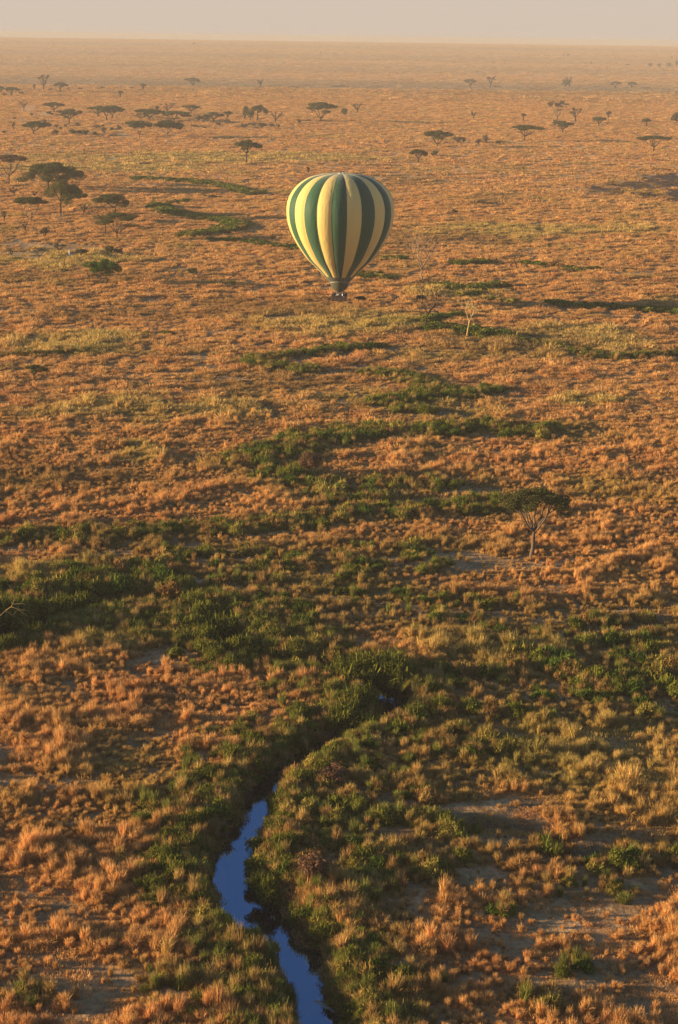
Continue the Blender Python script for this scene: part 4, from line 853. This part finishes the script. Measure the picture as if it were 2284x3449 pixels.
# the straight lower cone is measured on the silhouette
PR = [(a, b if a < 1040 else b * (1 - .20 * (a - 1040) / 172.)) for a, b in PR]; PR2 = [(1212, 166), (1238, 143), (1264, 122), (1290, 101)]
def dense(Pf, n):
    P = np.array(Pf, float); d = np.r_[0, np.cumsum(np.hypot(*np.diff(P, axis=0).T))]; t = np.linspace(0, d[-1], n)
    # Catmull-like smoothing through linear interpolation and a light blur
    z = np.interp(t, d, P[:, 0]); r_ = np.interp(t, d, P[:, 1])
    for _ in range(3):
        z[1:-1] = (z[:-2] + 2 * z[1:-1] + z[2:]) / 4; r_[1:-1] = (r_[:-2] + 2 * r_[1:-1] + r_[2:]) / 4
    return z, r_
NG, SEG = 22, 10
def fabric(name, col, tr):
    mt, n, o = newmat(name); df = N(n, 'ShaderNodeBsdfPrincipled'); df.inputs['Base Color'].default_value = (*col, 1); df.inputs['Roughness'].default_value = .62; df.inputs['Specular IOR Level'].default_value = .18
    df.inputs['Sheen Weight'].default_value = .15
    t = N(n, 'ShaderNodeTexNoise'); t.inputs['Scale'].default_value = 1.1; t.inputs['Detail'].default_value = 4; c = N(n, 'ShaderNodeTexCoord'); mp = N(n, 'ShaderNodeMapping'); mp.inputs['Scale'].default_value = (1.6, 1.6, .25)
    w_ = N(n, 'ShaderNodeTexWave', wave_type='BANDS', bands_direction='Z'); w_.inputs['Scale'].default_value = .42; w_.inputs['Distortion'].default_value = .4
    n.links.new(c.outputs['Object'], mp.inputs[0]); n.links.new(mp.outputs[0], t.inputs['Vector']); n.links.new(c.outputs['Object'], w_.inputs['Vector'])
    b = N(n, 'ShaderNodeBump'); b.inputs['Strength'].default_value = .35; b.inputs['Distance'].default_value = .25; n.links.new(t.outputs[0], b.inputs['Height'])
    b2 = N(n, 'ShaderNodeBump'); b2.inputs['Strength'].default_value = .10; b2.inputs['Distance'].default_value = .08; n.links.new(w_.outputs[0], b2.inputs['Height']); n.links.new(b.outputs[0], b2.inputs['Normal']); n.links.new(b2.outputs[0], df.inputs['Normal'])
    ts = N(n, 'ShaderNodeBsdfTranslucent'); ts.inputs[0].default_value = (*col, 1); ms = N(n, 'ShaderNodeMixShader'); ms.inputs[0].default_value = tr * 1.3
    n.links.new(df.outputs[0], ms.inputs[1]); n.links.new(ts.outputs[0], ms.inputs[2]); n.links.new(ms.outputs[0], o.inputs[0]); return mt
MY = fabric('yellow_nylon', (.76, .55, .18), .20); MGn = fabric('green_nylon', (.018, .075, .036), .10); MD = fabric('dark_nomex', (.055, .055, .03), .05); MTape = pbr('load_tape', (.45, .42, .34), .7)
A0 = R(-9.4 + 90 * 0)
def shell(name, prof, n, mats, bulge=.030, pole=True):
    z, r_ = dense(prof, n); M_ = NG * SEG; V = []; Fs = []; mi = []
    for i in range(n):
        for j in range(M_):
            g_, u_ = divmod(j, SEG); u_ = u_ / SEG; th = A0 + (g_ + u_) * 2 * math.pi / NG
            bl = 1 + bulge * (4 * u_ * (1 - u_)) ** .8 * (1.6 if False else 1) - bulge * .5
            dip = -.012 * 0
            rr = r_[i] * bl; zz = (ZB - z[i]) * K
            zz += 26 * K * max(0, math.cos(th)) * max(0, z[i] - 1212) / 78
            V.append((math.sin(th) * rr * K, -math.cos(th) * rr * K, zz + (bulge * 18 * K * (4 * u_ * (1 - u_)) * math.exp(-((z[i] - 150) / 60) ** 2) * min(1, r_[i] / 200))))
    for i in range(n - 1):
        for j in range(M_):
            k_ = (j + 1) % M_; Fs.append((i * M_ + j, (i + 1) * M_ + j, (i + 1) * M_ + k_, i * M_ + k_)); mi.append((j // SEG) % len(mats))
    me = py_mesh(name, V, Fs, True); [me.materials.append(q) for q in mats]; me.polygons.foreach_set('material_index', mi); me.update(); return link(name, me, None, bal), z, r_
env, zz_, rr_ = shell('envelope', PR, 90, [MGn, MY])
band, z2_, r2_ = shell('lower_band', PR2, 14, [MD], .02)
T = Tubes()
for g_ in range(NG):
    th = A0 + g_ * 2 * math.pi / NG
    P = [(math.sin(th) * (r_ * .987 + .5) * K, -math.cos(th) * (r_ * .987 + .5) * K, (ZB - z) * K) for z, r_ in list(zip(zz_, rr_))[3:]] 
    T.add(P[::2] + [P[-1]], [.018] * (len(P[::2]) + 1), 4)
link('load_tapes', T.mesh('load_tapes'), pbr('seam_tape', (.12, .15, .07), .7), bal)
T = Tubes()
for g_ in range(NG):
    th = A0 + g_ * 2 * math.pi / NG
    T.add([(math.sin(th) * (r_ + .5) * K, -math.cos(th) * (r_ + .5) * K, (ZB - z + 26 * max(0, math.cos(th)) * max(0, z - 1212) / 78) * K) for z, r_ in zip(z2_, r2_)], [.022] * len(z2_), 4)
tp = link('band_tapes', T.mesh('band_tapes'), MTape, bal)
T = Tubes(); P = [(math.sin(t) * 101 * K, -math.cos(t) * 101 * K, (ZB - 1290 + 26 * max(0, math.cos(t))) * K) for t in np.linspace(0, 2 * math.pi, 45)]
T.add(P, [.05] * 45, 5); link('mouth_ring', T.mesh('mouth_ring'), pbr('mouth_webbing', (.62, .58, .45), .6), bal)
T = Tubes(); P = [(math.sin(t) * 26 * K, -math.cos(t) * 26 * K, (ZB - 134) * K) for t in np.linspace(0, 2 * math.pi, 25)]
T.add(P, [.06] * 25, 5); link('crown_ring', T.mesh('crown_ring'), pbr('crown_metal', (.5, .5, .5), .4, metal=.8), bal)
# scoop hanging from the front of the mouth
V, Fs = [], []; na_, nz_ = 40, 12
for i in range(na_ + 1):
    ph = R(-88 + 176 * i / na_); dep_ = 100 * max(0, math.cos(ph)) ** .62
    for j in range(nz_ + 1):
        t = j / nz_; z = 1291 - 26 * math.cos(ph) + (dep_ + 20 * math.cos(ph)) * t; rr = 101 * (1 - .50 * (dep_ * t / 100) ** 1.5)
        V.append((math.sin(ph) * rr * K, -math.cos(ph) * rr * K, (ZB - z) * K))
        if i and j: b = i * (nz_ + 1) + j; Fs.append((b - nz_ - 2, b - nz_ - 1, b, b - 1))
link('scoop', py_mesh('scoop', V, Fs, True), MD, bal)
# basket
MW = pbr('wicker', (.22, .12, .065), .8, .2, .5, 9, bump=.6); MWr = pbr('leather_rim', (.13, .075, .05), .6, .3)
BW, BD, BH = 168 * K, 1.55, 1.12
bas = boxm('basket', [(0, -BD / 2, BH / 2, BW, .07, BH), (0, BD / 2, BH / 2, BW, .07, BH), (-BW / 2 + .035, 0, BH / 2, .07, BD - .08, BH - .01), (BW / 2 - .035, 0, BH / 2, .07, BD - .08, BH - .01), (0, 0, .06, BW - .16, BD - .08, .08),
                      (0, 0, BH / 2 + .05, .06, BD - .08, BH - .16), (-BW / 4, 0, BH / 2 + .05, .05, BD - .08, BH - .18), (BW / 4, 0, BH / 2 + .05, .05, BD - .08, BH - .18)], MW, bal, .02)
T = Tubes(); q = [(-BW / 2, -BD / 2), (BW / 2, -BD / 2), (BW / 2, BD / 2), (-BW / 2, BD / 2)]
for i in range(4):
    a_, b_ = q[i], q[(i + 1) % 4]; T.add([(a_[0], a_[1], BH), (b_[0], b_[1], BH)], [.075, .075], 8)
link('rim', T.mesh('rim'), MWr, bas)
T = Tubes()
for x_ in (-BW / 2, -BW / 4, 0, BW / 4, BW / 2): T.add([(x_, -BD / 2 - .04, 0), (x_, -BD / 2 - .04, BH)], [.035, .035], 6)
link('leather_straps', T.mesh('leather_straps'), MWr, bas)
FR = 2.35                                                     # burner frame height
T = Tubes()
for sx_ in (-1, 1):
    for sy_ in (-1, 1): T.add([(sx_ * .75, sy_ * BD / 2, BH), (sx_ * .55, sy_ * .45, FR)], [.035, .03], 6)
q = [(-.55, -.45, FR), (.55, -.45, FR), (.55, .45, FR), (-.55, .45, FR)]
for i in range(4): T.add([q[i], q[(i + 1) % 4]], [.04, .04], 6)
link('burner_frame', T.mesh('burner_frame'), pbr('frame_metal', (.6, .55, .5), .35, metal=.6), bal)
for x_ in (-.28, .28):
    for y_ in (-.22, .22):
        T = Tubes(); T.add([(x_, y_, FR - .15), (x_, y_, FR + .1), (x_, y_, FR + .12), (x_, y_, FR + .45)], [.10, .10, .17, .19], 12)
        link('burner', T.mesh('burner'), pbr('burner_steel', (.65, .62, .6), .3, metal=.9), bal)
T = Tubes()
for t in np.linspace(0, 2 * math.pi, 13)[:-1]:
    c_ = (.6 * (1 if math.sin(t) > 0 else -1), -.45 * (1 if math.cos(t) > 0 else -1), FR)
    T.add([c_, (math.sin(t) * 100 * K, -math.cos(t) * 100 * K, (ZB - 1291) * K)], [.012, .012], 4)
for sx_ in (-1, 1):
    for sy_ in (-1, 1): T.add([(sx_ * .55, sy_ * .45, FR), (sx_ * BW / 2, sy_ * BD / 2, BH)], [.016, .016], 4)
link('cables', T.mesh('cables'), pbr('steel_cable', (.2, .2, .2), .4, metal=.6), bal)
# passengers
MH = pbr('skin', (.42, .24, .16), .6); MHa = pbr('hair', (.03, .02, .015), .8)
cols = [('dark jacket', (.02, .02, .03)), ('dark jacket', (.03, .025, .02)), ('white shirt', (.7, .68, .62)), ('red top', (.28, .03, .02)), ('dark jacket', (.04, .03, .03)), ('brown jacket', (.12, .06, .03))]
mats = [pbr('cloth', c, .85) for _, c in cols]
order = [0, 1, 4, 0, 1, 4, 2, 1, 0, 3, 2, 5, 4, 2, 0, 1]; zb = bal.location.z + .1
for i in range(16):
    row = i % 2; x_ = -BW / 2 + .24 + (BW - .48) * (i / 15.0); y_ = (-.42 if row == 0 else .42) + rng.normal(0, .04); k_ = order[i]
    hh = 1.66 + rng.normal(0, .05); a_ = .16
    P = [(0, 0, .95), (0, 0, 1.2), (0, 0, 1.42), (0, 0, 1.52), (-.18, 0, 1.40), (-.25, -.06, 1.15), (-.18, -.24, 1.12), (.18, 0, 1.40), (.25, -.06, 1.15), (.18, -.24, 1.12), (-.10, 0, .5), (-.10, .02, .04), (.10, 0, .5), (.10, .02, .04), (0, -.01, 1.62)]
    E = [(0, 1), (1, 2), (2, 3), (2, 4), (4, 5), (5, 6), (2, 7), (7, 8), (8, 9), (0, 10), (10, 11), (0, 12), (12, 13), (3, 14)]
    Rr = [(.16, .12), (.15, .11), (.17, .11), .06, .07, .05, .04, .07, .05, .04, .085, .05, .085, .05, .07]
    o = skin_body('person', P, E, Rr, mats[k_], None, 1); o.location = (bf[0] + x_, bf[1] + y_, zb); o.rotation_euler.z = rng.normal(0, .5) + (0 if row == 0 else 3.1)
    hd = Tubes(); hd.add([(0, -.01, 1.55), (0, -.02, 1.59), (0, -.02, 1.66), (0, -.01, 1.73), (0, 0, 1.77)], [.05, .078, .095, .085, .03], 10); hd.add([(0, -.11, 1.66), (0, -.125, 1.635)], [.012, .016], 5); link('head', hd.mesh('head'), MH, o)
    hr = Tubes(); hr.add([(0, .03, 1.60), (0, .025, 1.68), (0, .01, 1.755), (0, .0, 1.80)], [.07, .10, .095, .03], 10); link('hair', hr.mesh('hair'), MHa, o)
    tag(o, 'person in %s standing in the crowded balloon basket' % ('a ' + cols[k_][0]), 'person', 'passengers in the balloon basket in %s' % cols[k_][0])

# ---------------------------------------------------------------- haze
HT = 60.0
bm = bmesh.new(); bmesh.ops.create_cube(bm, size=1, matrix=Matrix.Translation((0, 4420, (HT - 45) / 2)) @ Matrix.Diagonal((9000, 9800, HT + 45, 1)))
me = bpy.data.meshes.new('haze'); bm.to_mesh(me); bm.free(); hzo = link('haze', me)
mt, n, ot = newmat('haze_air'); pv = N(n, 'ShaderNodeVolumePrincipled'); pv.inputs['Color'].default_value = (.50, .455, .42, 1); pv.inputs['Density'].default_value = 0.00018
pv.inputs['Anisotropy'].default_value = 0.0; n.links.new(pv.outputs[0], ot.inputs['Volume']); me.materials.append(mt)
tag(hzo, kind='stuff')
